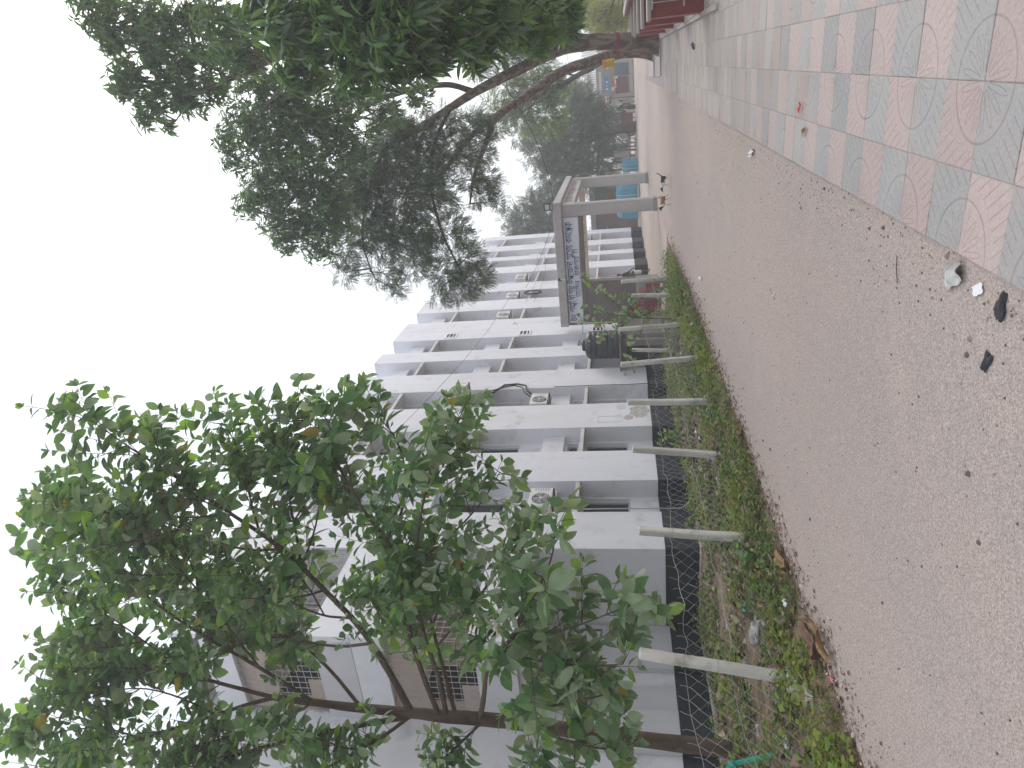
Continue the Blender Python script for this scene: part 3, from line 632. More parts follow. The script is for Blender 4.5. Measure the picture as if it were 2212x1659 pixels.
L1 = ['৫', '০', ' ', 'শ', ('য', ('য', .7, .42, -.2)), 'া', 'ি', 'ব', 'ি', 'শ', ('ষ', ('ট', .6, .1, -.26)), ' ', 'উ', 'প', 'ে', 'জ', 'ল', 'া', ' ', ('স', ('ব', .6, .15, -.26)), 'া', ('স', ('থ', .6, .12, -.26)), ('য',), ' ', 'ক', 'ম', 'ে', ('প', ('ল', .6, .1, -.26)), ('ক', ('স', .6, .1, -.26))]
L2 = ['ত', 'া', 'ে', 'ন', 'া', 'র', ' ', ',', ' ', 'র', 'া', 'জ', 'শ', 'া', 'হ', 'ী', ' ', '।']
L3 = [('স', ('ব', .6, .15, -.26)), 'া', ('স', ('থ', .6, .12, -.26)), ('য',), ' ', 'ক', 'ম', 'ে', ('প', ('ল', .6, .1, -.26)), ('ক', ('স', .6, .1, -.26))]

GY, GX = 27.0, -4.22
gt = thing('entrance_gate', 'cement entrance gate with square pillars and flat beam over the road', 'gate', (GX, GY, .18))
for (x0, x1, y0, y1) in ((GX-.46, GX+.0, GY, GY+.46), (GX-.46, GX+.0, 34.6, 35.1)):
    mb = MB(); mb.box(x0, x1, y0, y1, .16, 3.8, bev=.02)
    mb.box(x0+.1, x1-.1, y0-.012, y0-.001, .5, 3.7); mb.box(x1+.001, x1+.012, y0+.1, y1-.1, .5, 3.7)
    o = mb.build('pillar', M['gatepaint'], gt)
    mb = MB(); mb.box(x0-.015, x1+.015, y0-.016, y1+.015, .15, .34, bev=.01); mb.build('pillar_foot', M['concrete'], o)
mb = MB(); mb.box(-9.1, GX+.12, GY-.14, GY+.5, 3.8, 4.13, bev=.02); mb.build('front_beam', M['gatepaint'], gt)
mb = MB(); mb.box(GX-.5, GX+.1, GY+.502, 35.2, 3.84, 4.125, bev=.02); mb.build('side_beam', M['gatepaint'], gt)
mb = MB(); mb.box(GX-.4, GX-.06, GY+.47, 34.59, 3.36, 3.838); mb.build('side_fascia', M['gatepaint'], gt)
text_mesh(L3+[' ']+L2[:6], (GX-.06, GY+1.0, 3.5), (0, 1, 0), (0, 0, 1), (1, 0, 0), .36, 6.2, .012).build('relief_lettering', M['relief'], gt)
mb = MB(); mb.box(-9.1, GX-.47, GY+.06, GY+.4, 3.02, 3.798, bev=.01); mb.build('lintel_panel', M['gatewall'], gt)
mb = MB(); mb.box(-9.1, GX-.5, 33.9, 34.2, 3.2, 3.5, bev=.01); mb.build('rear_beam', M['gatecream'], gt)
text_mesh(L2, (-8.0, 33.9, 3.28), (1, 0, 0), (0, 0, 1), (0, -1, 0), .3, 2.6, .01).build('relief_lettering', M['relief'], gt)
mb = MB(); mb.box(-9.1, -7.3, GY+.1, GY+.5, 1.05, 3.018, bev=.01); mb.build('side_wall', M['gatewall'], gt)
mb = MB(); mb.box(-9.12, -7.28, GY+.08, GY+.52, .1, 1.048, bev=.01); mb.build('side_wall_base', M['concrete'], gt)
bn = thing('banner', 'white cloth banner with blue Bengali lettering hung below the gate beam', 'banner', (-6.8, GY, 3.2))
BX0, BX1, BZ0, BZ1 = -8.98, -4.72, 3.21, 3.77
V, Fc = [], []; nx, nz = 40, 6
for jz in range(nz+1):
    for ix in range(nx+1):
        u_, w_ = ix/nx, jz/nz; V.append((BX0+(BX1-BX0)*u_, GY+.035-.012*math.sin(u_*23+w_*3)*(1-w_*.6)-.006*math.sin(u_*61+w_*9), BZ0+(BZ1-BZ0)*w_-.012*math.sin(u_*9)))
for jz in range(nz):
    for ix in range(nx): q = jz*(nx+1)+ix; Fc.append((q, q+1, q+nx+2, q+nx+1))
mb = MB(); mb.add(V, Fc); mb.build('cloth', M['cloth'], bn, True)
mb = MB(); mb.box(BX0-.03, BX1+.03, GY+.03, GY+.055, BZ1-.005, BZ1+.02); mb.box(BX0-.03, BX1+.03, GY+.03, GY+.055, BZ0-.035, BZ0-.012); mb.box(BX0-.03, BX0, GY+.03, GY+.055, BZ0-.012, BZ1-.005); mb.box(BX1, BX1+.03, GY+.03, GY+.055, BZ0-.012, BZ1-.005); mb.build('frame', M['greycable'], bn)
text_mesh(L1, (-8.9, GY+.012, 3.47), (1, 0, 0), (0, 0, 1), (0, -1, 0), .38, 4.02, .004).build('lettering', M['ink'], bn)
text_mesh(L2, (-7.9, GY+.012, 3.25), (1, 0, 0), (0, 0, 1), (0, -1, 0), .29, 1.95, .004).build('lettering', M['ink'], bn)
fl = thing('floodlight', 'small black floodlight standing on the corner of the gate', 'floodlight', (GX, GY, 4.13))
mb = MB(); mb.box(GX-.13, GX+.13, GY-.19, GY-.1, 4.2, 4.45, bev=.012); mb.build('housing', M['cable'], fl)
mb = MB(); mb.box(GX-.1, GX+.1, GY-.196, GY-.191, 4.24, 4.41); mb.build('lens', M['frame'], fl)
mb = MB(); mb.box(GX-.15, GX-.135, GY-.16, GY-.13, 4.12, 4.34); mb.box(GX+.135, GX+.15, GY-.16, GY-.13, 4.12, 4.34); mb.box(GX-.15, GX+.15, GY-.16, GY-.13, 4.11, 4.125); mb.build('bracket', M['cable'], fl)
ll = thing('beam_lamp', 'tiny white tube lamp clipped to the middle of the gate beam', 'lamp', (-7.1, GY-.15, 3.9))
mb = MB(); mb.tube([(-7.1, GY-.2, 3.83), (-7.05, GY-.2, 4.0)], .03, 8); mb.build('tube', M['white'], ll); mb = MB(); mb.box(-7.14, -7.04, GY-.17, GY-.141, 3.98, 4.1); mb.build('clip', M['cable'], ll)
nb = thing('notice_board', 'framed notice board fixed on the white pier behind the gate', 'notice board', (XF+.01, 34.6, 1.7))
mb = MB(); mb.box(XF+.005, XF+.05, 34.1, 35.3, 1.75, 2.75, bev=.01); mb.build('frame', M['frame'], nb); mb = MB(); mb.box(XF+.051, XF+.056, 34.18, 35.22, 1.83, 2.67); mb.build('sheet', M['bag'], nb)
# maroon steps below the wall block
ms = thing('maroon_steps', 'maroon painted low steps in front of the gate side wall', 'steps', (-8.3, 26.2, .1))
for (x0, x1, y0, y1, z1) in ((-9.0, -7.6, 25.8, 26.7, 1.0), (-7.59, -7.2, 26.0, 26.7, .7), (-9.0, -8.3, 26.71, 27.07, 1.35)):
    mb = MB(); mb.box(x0, x1, y0, y1, .05, z1, bev=.015); mb.build('step', M['maroon'], ms)
mb = MB(); mb.box(-8.75, -8.4, 25.78, 26.3, 1.003, 1.2, bev=.01); mb.build('pedestal', M['plaster'], ms)
# pump house with the black water tank on it
ph = thing('pump_house', 'low grey cement pump room carrying the black water tank', 'pump house', (-8.7, 23.8, 0))
mb = MB(); mb.box(-9.3, -8.15, 23.0, 24.9, .05, 1.688, bev=.01); mb.build('wall', M['gatewall'], ph)
mb = MB(); mb.box(-9.36, -7.95, 22.55, 25.0, 1.69, 1.77, bev=.012); mb.build('roof_slab', M['gatewall'], ph)
mb = MB(); mb.box(-8.5, -8.28, 22.7, 22.95, .05, 1.688, bev=.015); mb.build('column', M['gatewall'], ph)
mb = MB(); mb.box(-9.25, -8.6, 22.97, 22.998, .1, 1.5); mb.build('doorway', M['dark'], ph)
wt = thing('water_tank', 'black ribbed plastic water tank on the pump room roof', 'water tank', (-8.6, 23.25, 1.77)); TC = (-8.6, 23.25, 1.772); tr = .5
prof = [(tr*.98, 0)]
for q in range(5): h0 = .04+q*.19; prof += [(tr, h0), (tr, h0+.12), (tr*.965, h0+.135), (tr*.965, h0+.165), (tr, h0+.18)]
prof += [(tr, 1.0), (tr*.97, 1.06), (tr*.8, 1.15), (tr*.5, 1.2), (tr*.3, 1.21)]
mb = MB(); mb.lathe(TC, prof, 32); mb.build('body', M['tank'], wt, True)
mb = MB(); mb.lathe((TC[0], TC[1], TC[2]+1.205), [(.2, 0), (.2, .07), (.16, .1), (.05, .11)], 20); mb.build('lid', M['tank'], wt, True)
mb = MB(); mb.box(TC[0]+.39, TC[0]+.43, TC[1]-.32, TC[1]-.2, TC[2]+.68, TC[2]+.8); mb.build('maker_plate', M['bag'], wt)
wp = MB(); wp.tube([(-7.98, 23.9, 1.78), (-7.98, 23.9, 3.0), (-8.03, 23.85, 3.06), (-8.3, 23.6, 3.06)], .022, 7); wp.tube([(-7.98, 23.9, 2.9), (-7.98, 23.9, 2.99)], .036, 7); tag(wp.build('water_pipe', M['pvclight'], None, True), 'pale plastic pipe rising beside the black water tank', 'pipe')
sp = MB(); sp.tube([(XF, 22.3, 1.62), (XF+.14, 22.3, 1.61)], .035, 8); tag(sp.build('spout', M['pvclight'], None, True), 'short pale pipe stub poking from the white pier behind posts', 'pipe')
for (pts, lb) in (([(-7.9, 22.0, 1.15), (-7.85, 24.4, .45)], 'thin leaning stick beside the pump room wall'), ([(-8.4, 17.2, .55), (-8.5, 20.4, .18)], 'long pole lying along the foot of the pump room')):
    mb = MB(); mb.tube(pts, .025, 6); tag(mb.build('pole', M['bamboo'], None, True), lb, 'pole')

# ================================================================ red buttressed wall on the right
rw = thing('red_wall', 'low red painted wall with cement-capped buttresses along the right pavement', 'wall', (1.5, 20, 0))
YS = [13.9, 16.9, 19.85, 22.9, 26.4, 29.5]
for i, y in enumerate(YS):
    x0 = .93+.022*(y-13.9)
    mb = MB(); mb.box(x0, x0+.95, y, y+.34, .0, .93, bev=.008); o = mb.build('buttress', M['redwall'], rw)
    mb = MB(); mb.box(x0-.006, x0-.001, y+.0, y+.34, .04, .93); mb.build('pale_end', M['redpale'], o)  # paler red sheet over the buttress end facing the pavement
    mb = MB(); mb.box(x0-.04, x0+.98, y-.05, y+.39, .931, 1.0, bev=.01); mb.build('coping', M['cap'], rw)
    mb = MB(); mb.box(x0+.02, x0+.95, y+.39, (YS[i+1] if i+1 < len(YS) else y+3)-.03, .0, .1, bev=.01); mb.build('bench_step', M['cap'], rw)
mb = MB(); mb.prism([(1.86, 12, 0), (2.05, 12, 0), (2.45, 31, 0), (2.26, 31, 0)], (0, 0, 1.12)); mb.build('back_wall', M['redwall'], rw)
mb = MB(); mb.prism([(1.82, 11.9, 1.122), (2.09, 11.9, 1.122), (2.49, 31, 1.122), (2.22, 31, 1.122)], (0, 0, .06)); mb.build('back_coping', M['cap'], rw)
mb = MB(); mb.prism([(.82, 12.0, .02), (.9, 12.0, .02), (1.18, 26.2, .02), (1.1, 26.2, .02)], (0, 0, .06)); o = mb.build('kerb_edge', M['cap'], rw)
ra = thing('picket_rail', 'pale metal picket rail on the nearest red buttress', 'railing', (1.4, 13.5, 1.0))
for q in range(7): 
    mb = MB(); mb.box(1.15+q*.13, 1.165+q*.13, 13.82, 13.835, .4, .92); mb.build('picket', M['iron'], ra)
mb = MB(); mb.box(1.05, 2.1, 13.81, 13.84, .9, .93); mb.box(1.05, 2.1, 13.81, 13.84, .36, .39); mb.build('rail', M['iron'], ra)

# ================================================================ fence: leaning concrete posts and chain-link
POSTS = [((-5.85, 5.64, 0), (-5.46, 5.53, 1.55), 'leaning concrete fence post nearest the young tree'), ((-5.64, 7.76, 0), (-5.41, 7.6, 1.49), 'concrete fence post second from the young tree, before the wing corner'),
 ((-5.83, 10.27, 0), (-5.58, 10.1, 1.52), 'concrete fence post third from the young tree'), ((-5.54, 11.75, 0), (-5.4, 11.53, 1.57), 'upright concrete fence post in front of the peeled pier'),
 ((-5.65, 14.22, 0), (-5.62, 13.91, 1.68), 'concrete fence post tilted back, left of the water tank'), ((-6.0, 17.51, .03), (-5.97, 17.22, 1.72), 'mossy concrete fence post just right of the water tank'),
 ((-7.92, 20.6, .1), (-7.8, 20.5, 1.36), 'short concrete post standing under the water tank'), ((-5.77, 19.37, .07), (-5.66, 19.22, 1.34), 'concrete fence post second from the gate end'), ((-5.69, 20.99, .1), (-5.66, 20.75, 1.62), 'last concrete fence post at the gate end of the verge')]
for (a, b, lb) in POSTS:
    a, b = Vector(a), Vector(b); ax = (b-a).normalized(); a2 = a-ax*.25; s = .052
    rt = Vector((0, 1, 0)); rt = (rt-ax*rt.dot(ax)).normalized(); ot = ax.cross(rt); vs = []
    nseg = 6
    for q in range(nseg+1):
        c = a2.lerp(b, q/nseg)+ot*random.uniform(-.004, .004)+rt*random.uniform(-.004, .004); sc = s*(1.04-.08*q/nseg)
        for (p_, r_) in ((-1, -.7), (-.7, -1), (.7, -1), (1, -.7), (1, .7), (.7, 1), (-.7, 1), (-1, .7)): vs.append(c+rt*p_*sc+ot*r_*sc)
    fs = [(q*8+j, q*8+(j+1) % 8, q*8+8+(j+1) % 8, q*8+8+j) for q in range(nseg) for j in range(8)]+[tuple(nseg*8+j for j in range(8)), tuple(range(7, -1, -1))]
    mb = MB(); mb.add(vs, fs); t = thing('fence_post', lb, 'post', tuple(a), 'concrete posts of the chain-link fence'); mb.build('shaft', M['post'], t)
    for q in (.5, .72):
        w_ = MB(); c = a.lerp(b, q); w_.tube([c+(rt*math.cos(k_*math.pi/4)+ot*math.sin(k_*math.pi/4))*s*1.32 for k_ in range(9)], .003, 4, cap=False)
        w_.build('binding_wire', M['wire'], t)
LINE = [(-5.75, 2.2), (-5.85, 5.64), (-5.64, 7.76), (-5.83, 10.27), (-5.54, 11.75), (-5.65, 14.22), (-6.0, 17.51), (-5.77, 19.37), (-5.69, 20.99)]
fn = thing('chain_link_fence', 'sagging chain-link wire fence strung between the concrete posts', 'fence', (-5.7, 12, 0))
pit = .165
for s in range(len(LINE)-1):
    a, b = Vector((*LINE[s], 0)), Vector((*LINE[s+1], 0)); ln = (b-a).length; nc = max(2, int(ln/pit)); mb = MB(); hgt = 1.06
    def fp(u_, z):                                   # point of the wavy panel
        bel = .05*math.sin(u_*math.pi)*math.sin(z*2.2+s)+.02*math.sin(u_*17+s*3+z*4); p_ = a.lerp(b, u_); return p_+Vector((.07+bel, 0, z*(1-.05*math.sin(u_*math.pi)*(1 if s % 2 else 1.6))+vz(p_.x, p_.y)))
    hw = pit*.56; nr = int(hgt/hw)
    for c in range(nc):
        pts = []
        for q in range(nr+1):
            u_ = (c+(.5 if q % 2 else -.02)+.03*math.sin(c*1.7+q))/nc; p_ = fp(min(max(u_, 0), 1), q*hw+.03*math.sin(c*.9+s)); p_.x += .006*(1 if q % 2 else -1); pts.append(p_)
        mb.tube(pts, .0026, 3)
        pts = []
        for q in range(nr+1):
            u_ = (c+(.5 if q % 2 else 1.02)+.03*math.sin(c*1.7+q))/nc; pts.append(fp(min(max(u_, 0), 1), q*hw+.03*math.sin(c*.9+s)))
        mb.tube(pts, .0026, 3)
        e = pts[-1]; mb.tube([e, e+Vector((.01, .012, .055)), e+Vector((.0, .03+random.uniform(-.03, .03), .1))], .0028, 3)
    mb.build('mesh_panel', M['wire'], fn)
    ww = MB(); ww.tube([fp(q/12, 1.03+.02*math.sin(q*2+s)) for q in range(13)], .0032, 4); ww.tube([fp(q/12, .55+.015*math.sin(q*1.4+s)) for q in range(13)], .0032, 4); ww.build('line_wire', M['wire'], fn)

# branch lines (x, y, z, radius) and leaf-cluster centres (x, y, z, radius)
YT={'trunk':[(-9.18,7.45,-0.14,0.15),(-9.08,7.4,0.39,0.125),(-8.98,7.37,1.12,0.115),(-8.76,7.28,2.11,0.11),(-8.5,7.19,3.28,0.105),(-8.34,7.1,3.84,0.1),(-8.22,7.0,4.39,0.09),(-8.11,6.96,4.85,0.075),(-8.0,6.89,5.53,0.065),(-7.85,6.83,6.21,0.055),(-7.73,6.78,6.77,0.045)],'limbs':[[(-8.06,6.98,4.85,0.055),(-7.7,7.01,4.96,0.05),(-6.93,7.07,5.24,0.045),(-6.48,7.06,5.43,0.04),(-6.13,7.06,5.66,0.037),(-5.61,7.06,5.99,0.033),(-5.31,7.05,6.19,0.03),(-5.02,7.02,6.43,0.027),(-4.64,7.0,6.83,0.023),(-4.11,7.01,7.4,0.017),(-3.79,7.02,7.82,0.012),(-3.41,7.05,8.23,0.007),(-3.23,7.08,8.52,0.005)],[(-8.19,7.0,4.43,0.04),(-7.46,6.97,4.54,0.036),(-6.65,6.97,4.62,0.033),(-5.96,7.04,4.64,0.03),(-5.66,7.07,4.61,0.028),(-5.18,7.09,4.72,0.024),(-4.87,7.08,4.9,0.02),(-4.34,7.16,5.13,0.014),(-4.06,7.2,5.26,0.01),(-3.7,7.33,5.37,0.006)],[(-8.2,7.02,4.33,0.038),(-7.52,6.98,4.31,0.034),(-7.01,6.97,4.38,0.03),(-6.46,6.97,4.43,0.027),(-5.88,6.99,4.47,0.024),(-5.21,7.09,4.33,0.018),(-4.46,7.28,4.13,0.013),(-4.01,7.47,3.88,0.009),(-3.64,7.68,3.6,0.005)],[(-8.24,7.03,4.19,0.034),(-7.9,7.36,4.36,0.03),(-7.46,7.73,4.56,0.026),(-6.87,8.07,4.74,0.02),(-6.33,8.37,4.99,0.015),(-5.76,8.65,5.36,0.01)],[(-8.3,7.06,3.85,0.04),(-7.7,6.9,3.69,0.036),(-7.06,6.76,3.57,0.032),(-6.52,6.59,3.33,0.028),(-6.19,6.45,3.08,0.024),(-5.7,6.36,2.88,0.02),(-5.02,6.39,2.51,0.012),(-4.58,6.49,2.43,0.006)],[(-6.19,6.45,3.08,0.018),(-5.97,6.31,2.58,0.014),(-5.72,6.28,2.07,0.01),(-5.47,6.39,1.44,0.005)],[(-6.52,6.59,3.33,0.018),(-6.26,6.16,2.7,0.014),(-6.12,5.98,2.19,0.01),(-6.06,5.97,1.74,0.005)],[(-8.28,7.02,3.48,0.03),(-7.41,6.5,2.94,0.022),(-6.82,6.08,2.4,0.015),(-6.52,5.96,1.94,0.008)],[(-8.33,7.05,3.24,0.028),(-7.76,6.39,2.72,0.02),(-7.39,5.97,2.26,0.013),(-7.29,5.85,1.92,0.006)],[(-8.17,6.94,4.85,0.045),(-7.97,6.59,5.43,0.036),(-7.86,6.31,5.99,0.03),(-7.84,6.13,6.44,0.025),(-7.88,5.88,7.14,0.018),(-7.88,5.67,7.69,0.01)],[(-7.73,6.78,6.77,0.035),(-7.78,6.7,7.13,0.03),(-7.8,6.5,7.56,0.025),(-7.93,6.16,8.53,0.017),(-8.0,5.88,9.3,0.01),(-8.08,5.75,9.82,0.005)],[(-7.73,6.78,6.77,0.035),(-7.63,6.77,7.08,0.03),(-7.24,6.68,7.91,0.022),(-7.09,6.62,8.63,0.015),(-6.92,6.47,9.2,0.01),(-7.04,6.3,9.92,0.005)],[(-7.85,6.83,6.21,0.03),(-7.08,6.72,6.82,0.026),(-6.44,6.65,7.51,0.02),(-5.91,6.67,8.05,0.016),(-5.49,6.69,8.37,0.012),(-5.09,6.8,8.72,0.009),(-4.69,6.86,9.02,0.006),(-4.4,6.9,9.21,0.004)],[(-8.0,6.89,5.53,0.03),(-7.55,7.3,6.18,0.025),(-7.11,7.57,6.95,0.02),(-6.72,7.72,7.68,0.015),(-6.33,7.88,8.29,0.01)],[(-6.93,7.07,5.24,0.025),(-7.08,7.11,5.87,0.02),(-6.89,7.16,6.7,0.015),(-7.01,6.98,7.36,0.01),(-7.07,6.84,8.03,0.006)],[(-5.61,7.06,5.99,0.02),(-5.12,7.16,6.0,0.016),(-4.55,7.29,6.05,0.012),(-3.95,7.44,6.01,0.008),(-3.6,7.58,6.09,0.005)],[(-5.02,7.02,6.43,0.018),(-4.57,7.09,6.48,0.013),(-3.96,7.24,6.53,0.009),(-3.5,7.39,6.75,0.005)],[(-5.18,7.09,4.72,0.018),(-4.66,7.21,4.39,0.013),(-3.96,7.4,4.4,0.008),(-3.47,7.48,4.76,0.005)],[(-6.48,7.06,5.43,0.018),(-6.3,6.9,5.88,0.014),(-5.76,6.9,6.56,0.01),(-5.15,6.89,7.47,0.006)],[(-5.66,7.07,4.61,0.018),(-5.36,7.18,4.06,0.014),(-4.86,7.39,3.49,0.009),(-4.5,7.59,3.24,0.005)],[(-7.01,6.97,4.38,0.016),(-6.42,7.09,3.87,0.012),(-5.84,7.33,3.34,0.008),(-5.2,7.58,2.87,0.005)],[(-4.64,7.0,6.83,0.012),(-4.45,6.92,7.08,0.009),(-3.98,6.96,7.41,0.006),(-3.59,7.1,7.57,0.004)],[(-5.61,7.06,5.99,0.016),(-4.98,7.28,5.69,0.012),(-4.31,7.47,5.62,0.008),(-3.46,7.68,5.84,0.004)],[(-8.17,6.94,4.85,0.03),(-8.06,6.5,5.08,0.024),(-8.08,6.21,5.45,0.018),(-8.13,6.01,5.79,0.012)],[(-8.35,7.04,3.83,0.022),(-8.31,6.69,4.03,0.018),(-8.35,6.42,4.24,0.012)],[(-5.31,7.05,6.19,0.018),(-5.16,6.81,6.63,0.014),(-4.83,6.75,7.15,0.01),(-4.56,6.67,7.61,0.007),(-4.36,6.69,8.01,0.004)],[(-7.08,6.72,6.82,0.018),(-5.98,6.77,7.31,0.014),(-5.36,6.77,7.6,0.01),(-4.88,6.82,7.88,0.006),(-4.53,6.94,8.05,0.004)],[(-7.24,6.68,7.91,0.016),(-6.7,6.63,8.28,0.012),(-6.22,6.64,8.71,0.008),(-5.82,6.63,9.13,0.005),(-5.55,6.68,9.5,0.004)],[(-7.8,6.5,7.56,0.016),(-7.25,6.34,7.92,0.012),(-7.0,6.24,8.48,0.009),(-7.07,5.96,9.22,0.006),(-7.13,5.84,9.79,0.004)],[(-7.93,6.16,8.53,0.014),(-7.48,5.96,8.87,0.01),(-7.4,5.79,9.42,0.006),(-7.52,5.63,9.99,0.004)],[(-7.85,6.83,6.21,0.016),(-7.74,6.38,6.53,0.013),(-7.69,6.09,7.06,0.01),(-7.68,5.9,7.5,0.007),(-7.85,5.73,8.06,0.004)]]}
BT={'trunks':[[(0.94,26.74,-0.07,0.42),(1.0,26.71,0.2,0.33),(1.07,26.67,0.59,0.29),(1.17,26.47,1.37,0.28),(1.23,26.38,1.98,0.27),(1.25,26.18,2.53,0.27),(1.15,25.88,3.4,0.2),(0.62,25.08,4.74,0.18),(0.33,24.59,5.53,0.16),(0.02,24.11,6.25,0.14),(-0.31,23.63,6.88,0.12),(-0.81,23.02,7.85,0.1),(-1.33,22.38,8.97,0.07),(-1.69,21.79,10.18,0.04)],[(0.74,30.39,-0.01,0.3),(0.92,30.27,0.46,0.24),(0.97,30.03,1.35,0.22),(0.8,29.61,2.05,0.21),(0.5,28.53,3.64,0.18),(-0.3,26.87,4.85,0.16),(-0.76,25.72,5.83,0.13),(-1.37,24.89,5.95,0.1),(-2.15,23.95,6.25,0.07),(-2.63,23.39,6.39,0.05),(-3.3,22.86,6.46,0.03)]],'limbs':[[(1.3,26.21,2.53,0.22),(1.44,25.91,3.29,0.2),(1.5,25.32,4.24,0.17),(1.72,24.69,5.25,0.14),(1.96,23.71,6.37,0.1),(2.23,22.55,7.34,0.07)],[(0.08,24.26,6.18,0.1),(0.38,24.04,6.88,0.09),(0.39,23.72,7.44,0.08),(0.36,23.22,8.35,0.06),(0.39,22.49,9.41,0.04)],[(-0.81,23.02,7.85,0.07),(-0.67,22.86,8.47,0.06),(-0.51,22.74,8.9,0.05),(-0.24,22.37,9.8,0.03)],[(0.39,23.72,7.44,0.07),(0.27,22.12,8.12,0.08),(0.06,20.82,8.72,0.09),(-0.5,19.84,9.13,0.09),(-1.35,18.72,9.63,0.07),(-2.0,18.02,10.13,0.05),(-2.49,17.52,10.54,0.03)],[(-0.76,25.72,5.83,0.1),(-1.37,24.54,6.64,0.09),(-2.25,23.38,7.31,0.07),(-3.08,22.33,8.11,0.05),(-4.06,21.45,8.8,0.03)],[(-0.31,23.63,6.88,0.07),(-1.45,22.81,7.52,0.06),(-2.79,22.01,7.52,0.05),(-4.11,21.09,7.04,0.04),(-5.02,20.47,6.43,0.02)],[(-1.33,22.38,8.97,0.05),(-2.71,21.57,9.53,0.04),(-3.91,21.02,9.72,0.03),(-4.75,20.71,9.46,0.02)],[(-0.5,19.84,9.13,0.06),(-0.34,18.83,9.58,0.05),(-0.45,17.9,10.23,0.03),(-0.7,17.26,10.73,0.02)]],'neem':[(-2.04,21.79,9.32,1.1),(-1.46,22.38,8.64,0.89),(-2.45,22.03,8.24,1.11),(-3.27,21.44,9.59,0.96),(-3.64,21.46,8.58,0.96),(-2.84,22.33,7.45,0.82),(-1.75,23.1,7.64,0.83),(-1.72,23.68,6.91,0.69),(-4.16,20.94,10.2,0.62),(-4.82,20.64,10.3,0.38),(-4.95,20.81,9.06,0.53),(-5.45,20.65,8.72,0.3),(-4.64,21.12,8.03,0.71),(-3.97,21.43,7.93,0.59),(-5.01,20.59,7.04,0.61),(-4.58,20.69,6.27,0.51),(-5.19,20.47,6.01,0.46),(-5.55,20.24,6.45,0.37),(-4.0,21.6,6.91,0.66),(-5.63,20.19,7.19,0.34),(-3.08,23.24,6.12,0.49),(-2.68,23.47,5.8,0.34),(-1.88,24.82,6.34,0.56),(-3.31,23.02,5.56,0.24),(-2.55,23.41,6.4,0.46),(-1.14,23.07,8.01,0.75),(-0.77,22.66,8.76,0.74),(-0.94,24.74,6.54,0.63),(-1.16,25.17,6.08,0.42),(-0.82,23.58,7.16,0.61),(-3.98,21.2,9.17,0.59),(-2.53,20.59,9.9,0.7),(-1.93,20.93,9.46,0.63)],'dark':[(1.71,25.14,4.51,0.83),(1.91,25.37,3.75,0.83),(1.9,24.64,5.33,0.82),(1.68,23.72,6.24,0.72),(2.08,25.77,3.16,0.55),(2.31,24.81,4.11,0.74),(1.21,24.82,5.13,0.61),(1.34,22.76,7.1,0.7),(0.87,24.52,5.97,0.46),(1.6,25.54,3.25,0.37)]}
